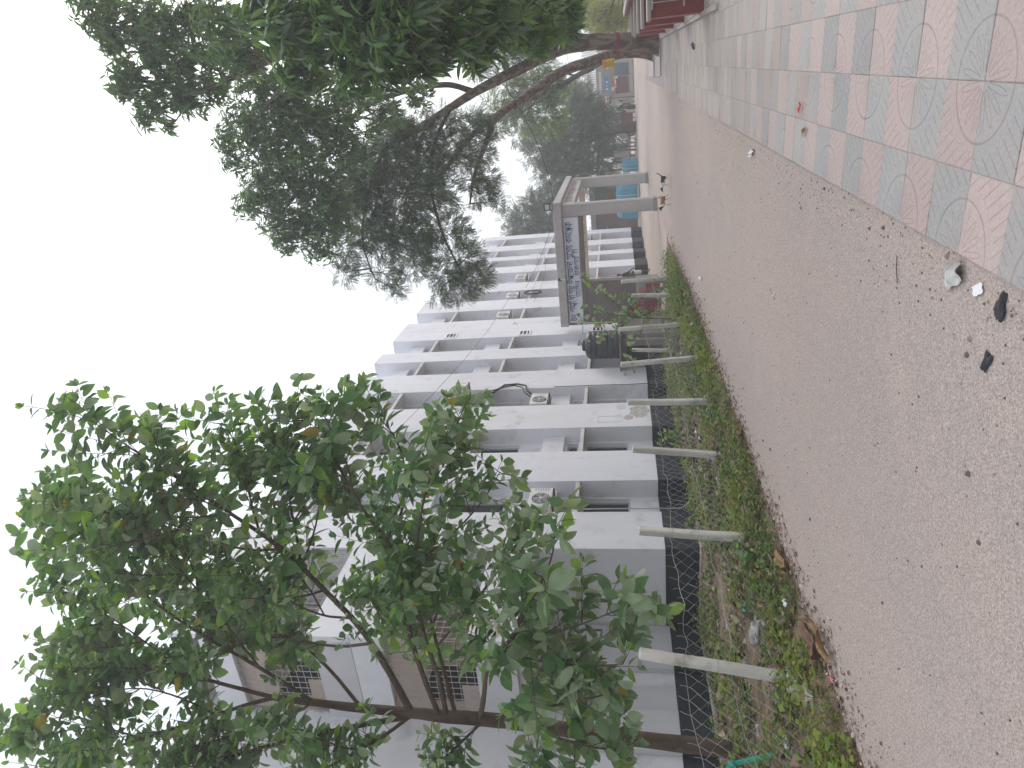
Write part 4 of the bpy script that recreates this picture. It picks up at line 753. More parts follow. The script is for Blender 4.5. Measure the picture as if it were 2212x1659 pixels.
MT={'limbs':[[(1.86,10.28,4.09,0.16),(1.37,10.22,4.47,0.11),(1.1,11.38,5.37,0.085),(0.98,12.25,6.36,0.07),(0.99,13.14,7.61,0.06),(0.72,14.36,9.38,0.045),(0.59,14.49,10.2,0.03),(0.1,14.51,10.79,0.015)],[(1.37,10.22,4.47,0.07),(0.82,9.18,4.07,0.05),(0.48,8.63,3.86,0.03)],[(1.15,11.3,5.94,0.06),(1.59,13.04,7.76,0.05),(1.83,13.71,9.54,0.035),(1.82,13.68,10.9,0.02)],[(0.99,13.14,7.61,0.045),(1.33,14.33,9.78,0.035),(1.28,14.54,10.97,0.025),(0.91,14.37,11.62,0.012)],[(1.53,10.14,4.1,0.09),(1.08,10.47,3.61,0.07),(0.94,11.71,3.15,0.05),(0.94,13.44,2.74,0.03)],[(0.98,12.25,6.36,0.05),(0.75,13.61,7.51,0.04),(0.36,15.39,8.94,0.03),(-0.15,16.59,10.24,0.02)]],'near':[(1.39,10.74,6.58,0.54),(1.07,10.23,5.59,0.61),(1.0,9.49,4.61,0.55),(0.76,8.93,4.07,0.47),(0.87,9.7,3.72,0.56),(0.93,10.47,3.3,0.57),(1.0,12.31,3.01,0.63),(1.13,14.63,2.71,0.52),(0.48,10.05,5.17,0.45),(0.45,8.99,4.25,0.34),(0.7,11.55,6.53,0.52),(0.4,9.46,3.97,0.3),(1.03,8.85,3.94,0.43),(0.56,10.36,3.59,0.32),(1.2,9.09,4.85,0.45),(0.98,9.6,5.8,0.36),(1.29,13.63,2.49,0.4),(1.27,11.31,3.07,0.47)],'far':[(1.52,12.69,8.3,0.56),(1.87,13.73,9.54,0.57),(1.98,13.65,10.23,0.48),(1.92,13.51,10.84,0.44),(2.21,13.55,11.34,0.39),(1.86,13.63,11.29,0.28),(1.31,14.35,10.83,0.47),(0.79,14.05,11.27,0.39),(0.86,14.03,11.55,0.32),(0.46,14.48,11.15,0.41),(1.11,14.39,10.19,0.52),(1.45,13.8,11.21,0.25),(1.15,14.18,11.4,0.3),(-0.06,14.6,11.12,0.14),(0.39,14.38,10.35,0.43),(1.18,14.03,9.25,0.54),(0.57,14.84,10.05,0.37),(0.21,14.43,11.47,0.25),(0.72,14.58,10.64,0.43),(1.17,13.61,8.53,0.52),(1.66,13.97,10.76,0.41),(1.57,14.02,10.22,0.45),(1.61,13.64,11.24,0.27),(0.84,14.47,10.91,0.29)],'mid':[(0.62,16.46,9.74,0.81),(0.17,16.89,9.35,0.89),(-0.48,17.15,9.39,0.97),(-0.49,16.99,10.29,0.8),(-0.03,17.1,10.78,0.51),(-0.53,17.23,11.31,0.35),(-0.02,17.48,8.69,0.91),(-0.95,18.18,8.67,0.97),(-1.48,17.7,10.12,0.97),(-1.96,18.25,9.56,1.0),(-1.64,17.52,10.73,0.72),(-2.09,17.65,11.37,0.49),(-2.53,17.8,10.69,0.75),(-2.89,18.19,10.14,0.77),(-2.73,18.39,9.38,0.83),(-3.18,17.95,10.78,0.45),(-3.61,18.46,10.0,0.52),(0.52,17.32,7.81,0.66),(-0.16,18.7,7.68,0.66),(-0.99,17.25,11.32,0.35),(-0.31,17.31,11.41,0.26),(0.96,17.06,7.18,0.64),(0.19,19.02,6.71,0.48)]}
FT={'feather':[(-0.22,41.02,6.1,1.15),(-0.59,40.68,7.13,0.97),(-1.23,40.72,5.38,0.97),(-1.57,40.34,6.66,0.77),(-1.23,40.29,7.78,0.66),(0.93,41.57,5.81,1.02),(-0.08,41.26,5.09,0.87),(0.61,41.15,7.33,0.87),(-1.79,40.0,8.05,0.46),(-1.96,40.46,5.03,0.56),(-0.58,40.46,8.39,0.56)],'grey':[(-3.19,55.49,4.41,1.92),(-4.3,54.69,6.18,1.92),(-4.17,54.51,7.56,1.47),(-3.11,54.78,8.56,1.05),(-6.03,53.88,6.59,1.33),(-5.68,54.28,5.2,1.92),(-4.89,54.93,3.44,1.74),(-6.84,54.14,3.17,1.22),(-6.91,53.65,5.76,1.4),(-2.3,56.0,3.69,1.57),(-1.4,56.21,4.69,1.4),(-2.72,56.0,2.67,1.22)],'olive':[(-9.92,58.35,9.22,1.48),(-8.98,59.0,7.83,1.32),(-10.91,57.78,10.03,1.01),(-10.78,58.25,7.71,1.4),(-8.89,58.87,8.79,1.01),(-9.77,58.14,10.75,0.78),(-10.86,57.7,10.6,0.7),(-8.32,59.4,7.23,1.01),(-11.44,57.86,8.31,1.17)],'pale':[(-0.31,67.57,5.44,0.92),(-1.33,67.24,4.86,0.83),(-1.21,67.08,6.01,0.75),(-0.04,67.89,4.32,0.75)],'yellow':[(2.82,38.63,2.13,0.78),(2.96,38.81,1.44,0.68),(2.45,38.38,2.59,0.59),(2.25,38.46,1.7,0.55),(2.51,38.67,1.12,0.46),(2.08,38.32,2.04,0.41),(3.09,38.62,2.79,0.5)],'rightback':[(5.08,51.52,3.29,1.51),(5.22,51.83,1.94,1.51),(4.83,51.87,0.76,0.91),(4.6,51.18,4.06,1.06),(3.63,45.91,0.35,0.43),(3.94,45.93,1.0,0.59)]}
# ================================================================ trees
FN, RN, UN = np.array(F), np.array(RV), np.array(UV); CN = np.array([0, 0, CAM_H])
def seen_size(P): # how large a unit leaf shows from where the photograph was taken; 0 outside the view
    d = P-CN; w = d@FN; a, b = np.abs(d@UN)/np.maximum(w, .1), np.abs(d@RN)/np.maximum(w, .1)
    return np.where((w > .5) & (a < .76) & (b < .57), 1/np.maximum(w, .1), 0)
def resample(path, step):
    out = []
    for a, b in zip(path[:-1], path[1:]):
        a, b = np.array(a), np.array(b); n = max(1, int(np.linalg.norm(b[:3]-a[:3])/step))
        out += [a+(b-a)*q/n for q in range(n)]
    return out+[np.array(path[-1])]
def smooth_path(path, it=2):
    p = [np.array(q, float) for q in path]
    for _ in range(it):
        n = [p[0]]
        for a, b in zip(p[:-1], p[1:]): n += [a*.75+b*.25, a*.25+b*.75]
        p = n+[p[-1]]
    return p
def limb_obj(name, paths, m_, parent, n=8, it=2, jit=.06):
    mb = MB()
    for p in paths:
        s = smooth_path(p, it); mb.tube([Vector(q[:3]) for q in s], [q[3] for q in s], n, jitter=jit)
    return mb.build(name, m_, parent, True)
def leaves_out(parent, name, T, TF, P, D, N, S, W, mats, mi, objects=300, objname='leaf'):
    """the leaves that show largest become objects of their own, the rest one mass"""
    vis = seen_size(P)*S; order = np.argsort(-vis); pick = order[:objects] if objects else order[:0]; rest = np.setdiff1d(np.arange(len(P)), pick)
    lo = np.array(ORG[parent.name])
    me = scatter(name, T, TF, P[rest]-lo, D[rest], N[rest], S[rest], mats, mi[rest], True, W[rest]); o = link(name, me, parent); o['kind'] = 'stuff'
    if objects:
        base = {}
        for m_i in range(len(mats)):
            base[m_i] = np_mesh('leaf', T, TF, [mats[m_i]], smooth=True)
        d, b, n = frames(D[pick], N[pick])
        for q, i in enumerate(pick):
            mm = Matrix(((d[q][0]*S[i], b[q][0]*W[i], n[q][0]*S[i], P[i][0]-lo[0]), (d[q][1]*S[i], b[q][1]*W[i], n[q][1]*S[i], P[i][1]-lo[1]), (d[q][2]*S[i], b[q][2]*W[i], n[q][2]*S[i], P[i][2]-lo[2]), (0, 0, 0, 1)))
            lf = link(objname, base[int(mi[i])], parent); lf.matrix_local = mm
    return o
# ---- the young broad-leaved tree on the left
yt = thing('young_tree', 'young broad-leaved tree with big oval leaves in front of the building wing', 'tree', (-9.1, 7.42, 0))
limb_obj('trunk', [YT['trunk']], M['bark_young'], yt, 12)
for l in YT['limbs']: limb_obj('branch', [l], M['bark_young'], yt, 7)
r_ = random.Random(5); TW = MB(); LP, LD_, LN, LS = [], [], [], []
def rv(s=1): return np.array([r_.gauss(0, s), r_.gauss(0, s), r_.gauss(0, s)])
def leafy_twig(p0, d, length, big):
    """a shoot with leaves in opposite pairs, each pair turned a quarter"""
    p = np.array(p0, float); d = d/np.linalg.norm(d); n = max(3, int(length/.085)); path = [p.copy()]; side = np.cross(d, rv()); side /= np.linalg.norm(side)
    for q in range(n):
        d = d+rv(.05)+np.array([0, 0, .012]); d /= np.linalg.norm(d); p = p+d*length/n; path.append(p.copy())
        f = q/n
        if f < .12: continue
        side = np.cross(d, side)+rv(.15); side -= d*side.dot(d); side /= np.linalg.norm(side)+1e-9
        sz = big*(1.0-.5*max(0, f-.55)/.45)*r_.uniform(.75, 1.12)
        for sg in (1, -1):
            if r_.random() < .1: continue
            ax = side*sg*.85+d*r_.uniform(.15, .6)+np.array([0, 0, r_.uniform(-.5, .1)])+rv(.15); ax /= np.linalg.norm(ax)
            nr = np.array([0, 0, 1.])*.8+d*.5+rv(.35)
            pp = p+ax*sz*.12; TW.tube([Vector(p), Vector(pp)], .0022, 3, cap=False); LP.append(pp); LD_.append(ax); LN.append(nr); LS.append(sz)
    for q in range(2): ax = d+rv(.25); LP.append(p); LD_.append(ax); LN.append(rv()+np.array([0, 0, .3])); LS.append(big*.45)
    TW.tube([Vector(q) for q in path], [.006*(1-.6*i/n) for i in range(n+1)], 4, cap=False)
SUBL = []
for li, l in enumerate(YT['limbs']):
    if 4 <= li <= 8 or li in (19, 20): continue
    pts = resample(smooth_path(l, 1), .28); n = len(pts)
    for i, q in enumerate(pts):
        if i/n < .22 or i/n > .86 or r_.random() < .83: continue
        d0 = pts[min(i+1, n-1)][:3]-pts[max(0, i-1)][:3]; d0 /= np.linalg.norm(d0)+1e-9; out = rv(1.); out -= d0*out.dot(d0); out /= np.linalg.norm(out)
        d = d0*.55+out*.75+np.array([0, 0, .3]); L_ = r_.uniform(.6, 1.15); p_ = q[:3].copy(); path = [(*p_, min(.016, q[3]*.7))]
        for s_ in range(4): d = d/np.linalg.norm(d)+rv(.12)+np.array([0, 0, .05]); p_ = p_+d/np.linalg.norm(d)*L_/4; path.append((*p_, .014-.0028*s_))
        SUBL.append(path)
limb_obj('small_branches', SUBL, M['bark_young'], yt, 5, 1)['kind'] = 'stuff'
for li, l in enumerate(YT['limbs']+SUBL):
    pts = resample(smooth_path(l, 1), .2); n = len(pts); tot = n
    for i, q in enumerate(pts):
        f = i/max(1, n-1); rad = q[3]
        if f < (.25 if li < len(YT['limbs']) else .1) or (rad > .036): continue
        d0 = pts[min(i+1, n-1)][:3]-pts[max(0, i-1)][:3]; d0 = d0/(np.linalg.norm(d0)+1e-9)
        for rep in range((3 if f < .75 else 2) if li < len(YT['limbs']) else 1):
            if r_.random() < .25: continue
            out = rv(1.); out -= d0*out.dot(d0); out /= np.linalg.norm(out)
            dd = d0*r_.uniform(.2, .8)+out*.8+np.array([0, 0, r_.uniform(.1, .5)])
            leafy_twig(q[:3], dd, r_.uniform(.35, .85)*(1 if f < .85 else .7), r_.uniform(.17, .29)*(1.2 if 4 <= li <= 8 else 1))
    e = pts[-1][:3]; d0 = e-pts[-3][:3]; leafy_twig(pts[-3][:3], d0/np.linalg.norm(d0), .5, .22)
    if li < len(YT['limbs']) and not (4 <= li <= 8):
        for q in range(3):
            L_ = r_.uniform(.7, 1.3); i0 = max(1, n-1-int(L_/.2)); d1 = pts[min(n-1, i0+1)][:3]-pts[i0-1][:3]; leafy_twig(pts[i0][:3], d1/np.linalg.norm(d1)+rv(.2), L_, .23)
    leafy_twig(pts[-6 if n > 6 else 0][:3], d0/np.linalg.norm(d0)+rv(.1), .9, .24)
TW.build('twigs', M['twig'], yt)['kind'] = 'stuff'
T_BIG = leaf_template([0, .1, .3, .55, .8, .93, 1.0], [.01, .16, .3, .32, .2, .07, .004], .16, .22)
LY = [leafmat('young_leaf_green', (.095, .195, .07), (.26, .335, .25), .4, .4), leafmat('young_leaf_dusty', (.22, .295, .185), (.32, .385, .3), .27, .6), leafmat('young_leaf_deep', (.07, .145, .06), (.2, .27, .19), .38, .38), leafmat('young_leaf_fresh', (.17, .3, .055), (.25, .34, .13), .46, .4), leafmat('young_leaf_yellowing', (.3, .22, .04), (.3, .22, .07), .35, .5)]
LP, LD_, LN, LS = map(np.array, (LP, LD_, LN, LS)); k = len(LP)
low = sstep  # dustier leaves low down on the near branches
mi = np.array([r_.choices([0, 1, 2, 3, 4], [.4, .3+.6*sstep(4.4, 2.8, p[2]), .24, .1, .009])[0] for p in LP])
leaves_out(yt, 'foliage', *T_BIG, LP, LD_, LN, LS, LS*rng.uniform(.8, 1.05, k), LY, mi)
N_YOUNG = k

# ---- mango tree near on the right: its trunk stands outside the picture, the crown hangs in
mg = thing('mango_tree', 'near mango tree whose dark glossy crown overhangs the pavement from the right', 'tree', (5.6, 8.2, 0))
limb_obj('trunk', [[(5.6, 8.2, -.1, .42), (5.5, 8.25, 1.5, .32), (5.2, 8.4, 3., .28), (4.6, 8.6, 4.4, .22), (4.0, 8.8, 5.2, .18), (*MT['limbs'][0][0][:3], .16)]], M['bark'], mg, 12)
for l in MT['limbs']: limb_obj('branch', [l], M['bark'], mg, 7)
def near_pt(p, limbs):
    best = None
    for l in limbs:
        for q in l:
            d = sum((p[i]-q[i])**2 for i in range(3))
            if best is None or d < best[0]: best = (d, q)
    return best[1]
def whorls(blobs, limbs, per, leafn, size, TWm, up=.25, spread=1.):
    P, D, N, S = [], [], [], []
    for (x, y, z, rr) in blobs:
        c = np.array([x, y, z]); q = near_pt(c, limbs); TWm.tube([Vector(q[:3]), Vector((c+np.array(q[:3]))/2+np.array([0, 0, .1])), Vector(c)], [.02, .015, .009], 5)
        nt_ = max(5, int(per*rr*rr))
        for t in range(nt_):
            d = rv(); d /= np.linalg.norm(d); tip = c+d*rr*(r_.random()**.45)*np.array([1, 1, .9])
            if r_.random() < .35: TWm.tube([Vector(c+(tip-c)*.25), Vector(tip)], [.007, .004], 3, cap=False)
            ax = d*.6+rv(.3)+np.array([0, 0, up]); ax /= np.linalg.norm(ax)
            for k_ in range(leafn):
                s = np.cross(ax, rv()); s /= np.linalg.norm(s); dd = s*spread+ax*r_.uniform(-.1, .7)+np.array([0, 0, -.35])
                P.append(tip+ax*r_.uniform(-.1, .04)); D.append(dd); N.append(np.array([0, 0, 1.])+ax*.4+rv(.3)); S.append(size*r_.uniform(.65, 1.15))
    return [np.array(a) for a in (P, D, N, S)]
LM = [leafmat('mango_dark', (.06, .115, .048), (.14, .195, .11), .3, .32), leafmat('mango_green', (.1, .195, .06), (.19, .27, .14), .36, .32), leafmat('mango_blue', (.085, .135, .088), (.17, .22, .16), .28, .34), leafmat('mango_fresh', (.15, .24, .03), (.2, .28, .08), .4, .4)]
T_MANGO = leaf_template([0, .12, .4, .75, 1], [.01, .08, .125, .085, .004], .3, .3)
T_M2 = leaf_template([0, .35, .75, 1], [.015, .125, .08, .004], .3, .3)
TWm = MB()
A = whorls(MT['near'], MT['limbs'], 210, 9, .26, TWm); B = whorls(MT['far']+[(4.2, 9.8, 6.3, .9), (5.6, 9.2, 6.9, 1.), (6.6, 8.0, 6.0, .9), (4.6, 11.4, 7.0, 1.)], MT['limbs']+[[(4.6, 8.6, 4.4)]], 200, 8, .22, TWm)
P, D, N, S = [np.concatenate([a, b]) for a, b in zip(A, B)]
mi = np.array([r_.choices([0, 1, 2, 3], [.4, .35, .2, .02])[0] for _ in P]); 
leaves_out(mg, 'foliage', *T_MANGO, P, D, N, S, S*1.05, LM, mi)
TWm.build('twigs', M['twig'], mg)['kind'] = 'stuff'
N_MANGO = len(P)
# ---- large tree at the pavement end: two trunks, hanging fine leaves
bt = thing('roadside_tree', 'large forked tree with flaking bark at the end of the red wall', 'tree', tuple(BT['trunks'][0][0][:2])+(0,))
limb_obj('trunk', [[(p[0], p[1], p[2] if i else -.1, p[3]) for i, p in enumerate(BT['trunks'][0])]], M['bark_light'], bt, 14, 2, .05)
limb_obj('second_trunk', [[(p[0], p[1], p[2] if i else -.1, p[3]) for i, p in enumerate(BT['trunks'][1])]], M['bark_light'], bt, 12, 2, .05)
for l in BT['limbs']: limb_obj('branch', [l], M['bark'], bt, 8)
for tk in BT['trunks']:                                    # the painted red ring on each trunk
    c0, c1 = np.array(tk[2]), np.array(tk[3]); ring = MB(); f0 = (1.45-c0[2])/(c1[2]-c0[2]); p0, p1 = c0+(c1-c0)*f0, c0+(c1-c0)*(f0+.12/(c1[2]-c0[2]))
    ring.tube([Vector(p0[:3]), Vector(p1[:3])], [p0[3]+.012, p1[3]+.012], 16, cap=False, jitter=.03); ring.build('red_ring', M['redwall'], bt, True)
TWb = MB(); allb = BT['trunks']+BT['limbs']
P, D, N, S = whorls(MT['mid'], allb, 205, 8, .2, TWb); mi = np.array([r_.choices([0, 1, 2, 3], [.42, .3, .26, .02])[0] for _ in P])
o = link('broad_foliage', scatter('broad_foliage', *T_M2, P-np.array(ORG[bt.name]), D, N, S, LM, mi, True, S*1.1), bt); o['kind'] = 'stuff'
# feathered leaves: a rib with leaflets in pairs
Tn, Fn = [], []
for q in range(6):
    x = .14+q*.15
    for sg in (1, -1):
        b_ = len(Tn); Tn += [(x, 0, -.1*x*x), (x+.13, sg*.1, -.1*x*x-.02), (x+.25, sg*.3, -.12*x*x-.08), (x+.09, sg*.19, -.1*x*x-.03)]; Fn.append((b_, b_+1, b_+2, b_+3))
T_NEEM = (np.array(Tn), np.array(Fn))
def pinnate(blobs, limbs, per, size, TWm, hang=.6):
    P, D, N, S = [], [], [], []
    for (x, y, z, rr) in blobs:
        c = np.array([x, y, z])
        if limbs: q = near_pt(c, limbs); TWm.tube([Vector(q[:3]), Vector((c+np.array(q[:3]))/2+np.array([0, 0, .25])), Vector(c)], [.03, .022, .012], 5)
        for t in range(max(12, int(per*rr*rr))):
            d = rv(); d /= np.linalg.norm(d); tip = c+d*rr*(r_.random()**.5)
            dd = d*.7+rv(.4)+np.array([0, 0, -hang]); P.append(tip); D.append(dd); N.append(rv(.6)+np.array([0, 0, 1.])+d*.4); S.append(size*r_.uniform(.7, 1.2))
    return [np.array(a) for a in (P, D, N, S)]
LNm = [leafmat('feather_dark', (.065, .105, .05), (.11, .15, .085), .2, .5), leafmat('feather_mid', (.09, .15, .055), (.14, .195, .09), .25, .5), leafmat('feather_grey', (.085, .11, .08), (.13, .16, .12), .2, .55)]
P, D, N, S = pinnate(BT['neem']+BT['dark'], allb, 720, .27, TWb, .35); mi = np.array([r_.choices([0, 1, 2], [.5, .22, .28])[0] for _ in P])
o = link('feathery_foliage', scatter('feathery_foliage', *T_NEEM, P-np.array(ORG[bt.name]), D, N, S, LNm, mi, False), bt); o['kind'] = 'stuff'
TWb.build('twigs', M['bark'], bt)['kind'] = 'stuff'
N_NEEM = len(P)
# ---- trees standing behind
def back_tree(name, label, blobs, base, mats, wts, per, size, tmpl, trunk_r, hang=.2):
    t = thing(name, label, 'tree', base, 'trees behind the gate and shops'); c = np.mean(np.array(blobs)[:, :3], axis=0)
    top = Vector((c[0], c[1], c[2])); mb = MB(); b0 = Vector(base)
    mb.tube([b0-Vector((0, 0, .2)), b0.lerp(top, .35)+Vector((.2, .1, 0)), b0.lerp(top, .7), top], [trunk_r*1.25, trunk_r, trunk_r*.7, trunk_r*.4], 9, jitter=.08)
    for q in blobs: mb.tube([b0.lerp(top, r_.uniform(.4, .9)), Vector(q[:3])], [trunk_r*.35, trunk_r*.12], 5)
    mb.build('trunk', M['bark'], t, True)
    P, D, N, S = pinnate(blobs, None, per, size, None, hang); mi = np.array([r_.choices(range(len(mats)), wts)[0] for _ in P])
    o = link('crown', scatter('crown', *tmpl, P-np.array(base), D, N, S, mats, mi, False), t); o['kind'] = 'stuff'; return t
LBk = [leafmat('back_dark', (.035, .055, .03), (.05, .075, .045), .2, .6), leafmat('back_mid', (.05, .08, .035), (.07, .1, .05), .25, .6), leafmat('back_light', (.1, .14, .05), (.12, .16, .07), .3, .6)]
LFe = [leafmat('lime_feather', (.12, .18, .035), (.15, .2, .06), .4, .6), leafmat('lime_deep', (.06, .1, .03), (.08, .12, .05), .3, .6)]  # two lime tones, mixed at random through the crown
LYe = [leafmat('yellow_leaf', (.28, .27, .04), (.28, .26, .07), .35, .6), leafmat('yellowgreen_leaf', (.14, .19, .04), (.16, .2, .07), .35, .6)]
back_tree('feathery_tree', 'pale lime feathery tree showing between the forked trunks', FT['feather'], (1.5, 41, 0), LFe, [.6, .4], 200, .5, T_NEEM, .16, .3)
back_tree('grey_green_tree', 'big dusty grey-green tree behind the right gate pillar', FT['grey'], (-3.25, 54.5, .1), LBk, [.5, .38, .12], 150, .6, T_NEEM, .3)
back_tree('olive_tree', 'hazy olive tree just right of the far end of the white building', FT['olive'], (-14, 60, .1), LBk, [.3, .45, .25], 170, .6, T_NEEM, .25)
back_tree('pale_tree', 'small pale tree above the shop roof', FT['pale'], (-2.3, 66, 0), [LBk[2], LBk[1]], [.7, .3], 200, .5, T_NEEM, .15)
back_tree('yellow_shrub', 'yellow-green leafy shrub behind the red wall', FT['yellow'], (6.3, 36.5, 0), LYe, [.6, .4], 330, .36, T_NEEM, .08)
back_tree('garden_tree', 'dark garden tree at the right edge behind the yellow shrub', FT['rightback'], (9.5, 48, 0), LBk, [.5, .3, .2], 130, .6, T_NEEM, .2)
# far tree line closing the street
P, D, N, S = [], [], [], []
for q in range(170):
    x = -75+q*.85; y = 92+10*math.sin(q*1.7)+rng.uniform(-6, 6); h = 5.5+2.2*math.sin(q*.53)+1.3*math.sin(q*1.31)
    for t in range(46):
        P.append((x+r_.gauss(0, 1.4), y+r_.gauss(0, 1.4), abs(r_.gauss(0, .5))*h)); D.append(rv()); N.append(rv()+np.array([0, 0, .6])); S.append(r_.uniform(.7, 1.5))
P, D, N, S = map(np.array, (P, D, N, S)); 
o = link('far_trees', scatter('far_trees', *T_NEEM, P, D, N, S, LBk, rng.integers(0, 3, len(P)), False)); tag(o, 'far line of hazy trees closing the view behind the shops', 'trees', kind='stuff')
# ---- sapling by the fence, in front of the gate banner
sg_ = thing('sapling', 'thin sapling with drooping leaves in front of the gate side wall', 'sapling', (-6.35, 19.0, .06))
stems = [[(-6.35, 19.0, 0, .022), (-6.32, 19.05, .8, .018), (-6.25, 19.1, 1.5, .014), (-6.1, 19.1, 2.1, .01), (-5.85, 19.1, 2.6, .006)], [(-6.28, 19.08, 1.3, .012), (-5.9, 19.0, 1.7, .009), (-5.5, 19.0, 2.1, .007), (-5.2, 19.05, 2.55, .005), (-4.95, 19.0, 2.75, .003)], [(-6.28, 19.08, 1.3, .012), (-6.6, 19.1, 1.75, .009), (-6.85, 19.1, 2.2, .007), (-7.0, 19.1, 2.6, .004)], [(-6.3, 19.05, 1.0, .01), (-6.8, 18.9, 1.3, .008), (-7.3, 18.8, 1.5, .006), (-7.75, 18.8, 1.35, .004)], [(-6.3, 19.05, .9, .01), (-5.9, 18.9, 1.3, .007), (-5.6, 18.9, 1.35, .005), (-5.45, 18.9, 1.75, .003)], [(-6.25, 19.1, 1.5, .01), (-6.5, 19.2, 2.0, .008), (-6.4, 19.2, 2.5, .005), (-6.2, 19.2, 2.9, .003)]]
limb_obj('stem', stems, M['twig'], sg_, 6)
LP, LD_, LN, LS = [], [], [], []
for l in stems[1:]+stems[:1]:
    for q in resample(l, .06):
        if q[3] > .0125: continue
        for rep in range(2):
            if r_.random() < .3: continue
            d = rv(); d /= np.linalg.norm(d); LP.append(q[:3]+d*.03); LD_.append(d+np.array([0, 0, -.3])); LN.append(rv()+np.array([0, 0, 1])); LS.append(r_.uniform(.11, .2))
LP, LD_, LN, LS = map(np.array, (LP, LD_, LN, LS)); mi = rng.choice(5, len(LP), p=[.35, .35, .1, .15, .05])
o = link('foliage', scatter('foliage', *T_BIG, LP-np.array(ORG[sg_.name]), LD_, LN, LS, LY, mi), sg_); o['kind'] = 'stuff'
# ---- small leafy plants in the verge
def plant(label, loc, h, n, size, cat='plant', mats=None, fan=.8):
    t = thing('verge_plant', label, cat, loc, 'leafy plants on the verge'); LPp, LDp, LNp, LSp = [], [], [], []; st = MB()
    for q in range(n):
        d = np.array([r_.gauss(0, fan), r_.gauss(0, fan), 1.2]); d /= np.linalg.norm(d); L_ = h*r_.uniform(.5, 1.05); e = np.array(loc)+d*L_
        st.tube([Vector(loc), Vector(np.array(loc)+d*L_*.6+np.array([0, 0, .04])), Vector(e)], [.006, .005, .003], 4)
        for f in np.linspace(.3, 1, 7):
            for s_ in (1, -1):
                LPp.append(np.array(loc)+d*L_*f); LDp.append(np.cross(d, rv())*s_+d*.4); LNp.append(np.array([0, 0, 1.])+rv(.3)); LSp.append(size*r_.uniform(.6, 1.1))
    st.build('stem', M['twig'], t, True); LPp, LDp, LNp, LSp = map(np.array, (LPp, LDp, LNp, LSp))
    o = link('foliage', scatter('foliage', *T_BIG, LPp-np.array(loc), LDp, LNp, LSp, mats or LY[:4], rng.integers(0, 4, len(LPp))), t); o['kind'] = 'stuff'
plant('bright green plant growing against the black plinth behind the fence', (-8.6, 16.4, .09), .8, 7, .16)
plant('small green plant below the nearest air conditioner', (-8.7, 12.9, .09), .5, 6, .1)
plant('dark bushy plant behind the fence near the maroon steps', (-6.7, 20.8, .12), .85, 16, .1)
plant('low leafy plant at the gate end of the verge', (-6.1, 21.6, .14), .6, 12, .1)
plant('leafy seedling beside the leaning post on the verge', (-5.5, 7.2, .05), .35, 6, .1)
plant('leafy seedling on the verge between the third and fourth posts', (-5.3, 10.9, .05), .3, 6, .09)
# ================================================================ street end: shops, stalls, vehicles, people, dogs
def signboard(label, x0, x1, y, z0, z1, m_, marks=(), name='signboard'):
    t = thing(name, label, 'sign', ((x0+x1)/2, y, z0)); mb = MB(); mb.box(x0, x1, y, y+.05, z0, z1, bev=.008); mb.build('panel', m_, t)
    if marks:
        for (a, b, c, d, mm) in marks:
            mk = MB(); mk.box(x0+(x1-x0)*a, x0+(x1-x0)*b, y-.008, y-.001, z0+(z1-z0)*c, z0+(z1-z0)*d); mk.build('print', mm, t)
    return t
SY = 66.0
sh = thing('roadside_shop', 'small tin-roofed roadside shop at the far end of the road', 'shop', (.2, SY, 0))
def part(nm, x0, x1, y0, y1, z0, z1, m_, par=sh, bev=0): mb = MB(); mb.box(x0, x1, y0, y1, z0, z1, bev=bev); return mb.build(nm, m_, par)
part('wall', -1.9, 2.3, SY+.3, SY+4, 0, 2.6, M['shopwall']); part('floor_step', -2.1, 2.5, SY-.5, SY+.29, 0, .3, M['cap'], bev=.02)
o = part('shutter', .28, 1.3, SY+.26, SY+.299, .4, 1.6, M['shutter_blue'])
for q in range(8): part('slat', .28, 1.3, SY+.24, SY+.259, .44+q*.145, .54+q*.145, M['shutter_blue'], o)
o = part('red_shutter', -1.13, .22, SY+.26, SY+.299, .46, 1.56, M['shutter_red'])
for q in range(8): part('slat', -1.13, .22, SY+.24, SY+.259, .48+q*.135, .58+q*.135, M['shutter_red'], o)
part('counter', -1.75, -1.15, SY-.3, SY+.25, .31, .95, M['concrete'], bev=.02); part('fascia', -1.9, 2.3, SY+.1, SY+.25, 1.95, 2.6, M['shopwall'])
part('side_pillar', .23, .27, SY+.2, SY+.299, .31, 1.95, M['cap'])
def corrugated(nm, par, x0, x1, y0, z0, y1, z1, m_, n=26):
    V, Fc = [], []
    for i in range(n*4+1):
        x = x0+(x1-x0)*i/(n*4); h = .03*math.sin(i*math.pi/2); V += [(x, y0, z0+h), (x, y1, z1+h)]
    for i in range(n*4): Fc.append((2*i, 2*i+2, 2*i+3, 2*i+1))
    mb = MB(); mb.add(V, Fc); return mb.build(nm, m_, par)
corrugated('roof', sh, -2.2, 2.6, SY-.5, 3.15, SY+3.2, 4.3, M['tin'])
part('post', -1.92, -1.8, SY-.6, SY-.48, 0, 3.1, M['cap']); part('post', 2.3, 2.42, SY-.6, SY-.48, 0, 3.1, M['cap'])
signboard('faded grey hoarding with pale lettering above the shop eaves', -1.7, 1.6, SY-.8, 2.56, 3.18, M['board'], [(.2+.05*q, .235+.05*q, .3, .62, M['bag']) for q in range(11)])
signboard('blue shop sign with white script below the hoarding', -.87, .3, SY-.7, 2.12, 2.46, M['blue'], [(.1, .2, .3, .7, M['white']), (.3, .45, .45, .55, M['white']), (.6, .68, .3, .7, M['white'])])
signboard('little blue sign at the shop corner behind the yellow notice', .8, 1.1, SY-.7, 2.05, 2.4, M['blue'], [(.3, .7, .4, .6, M['white'])])
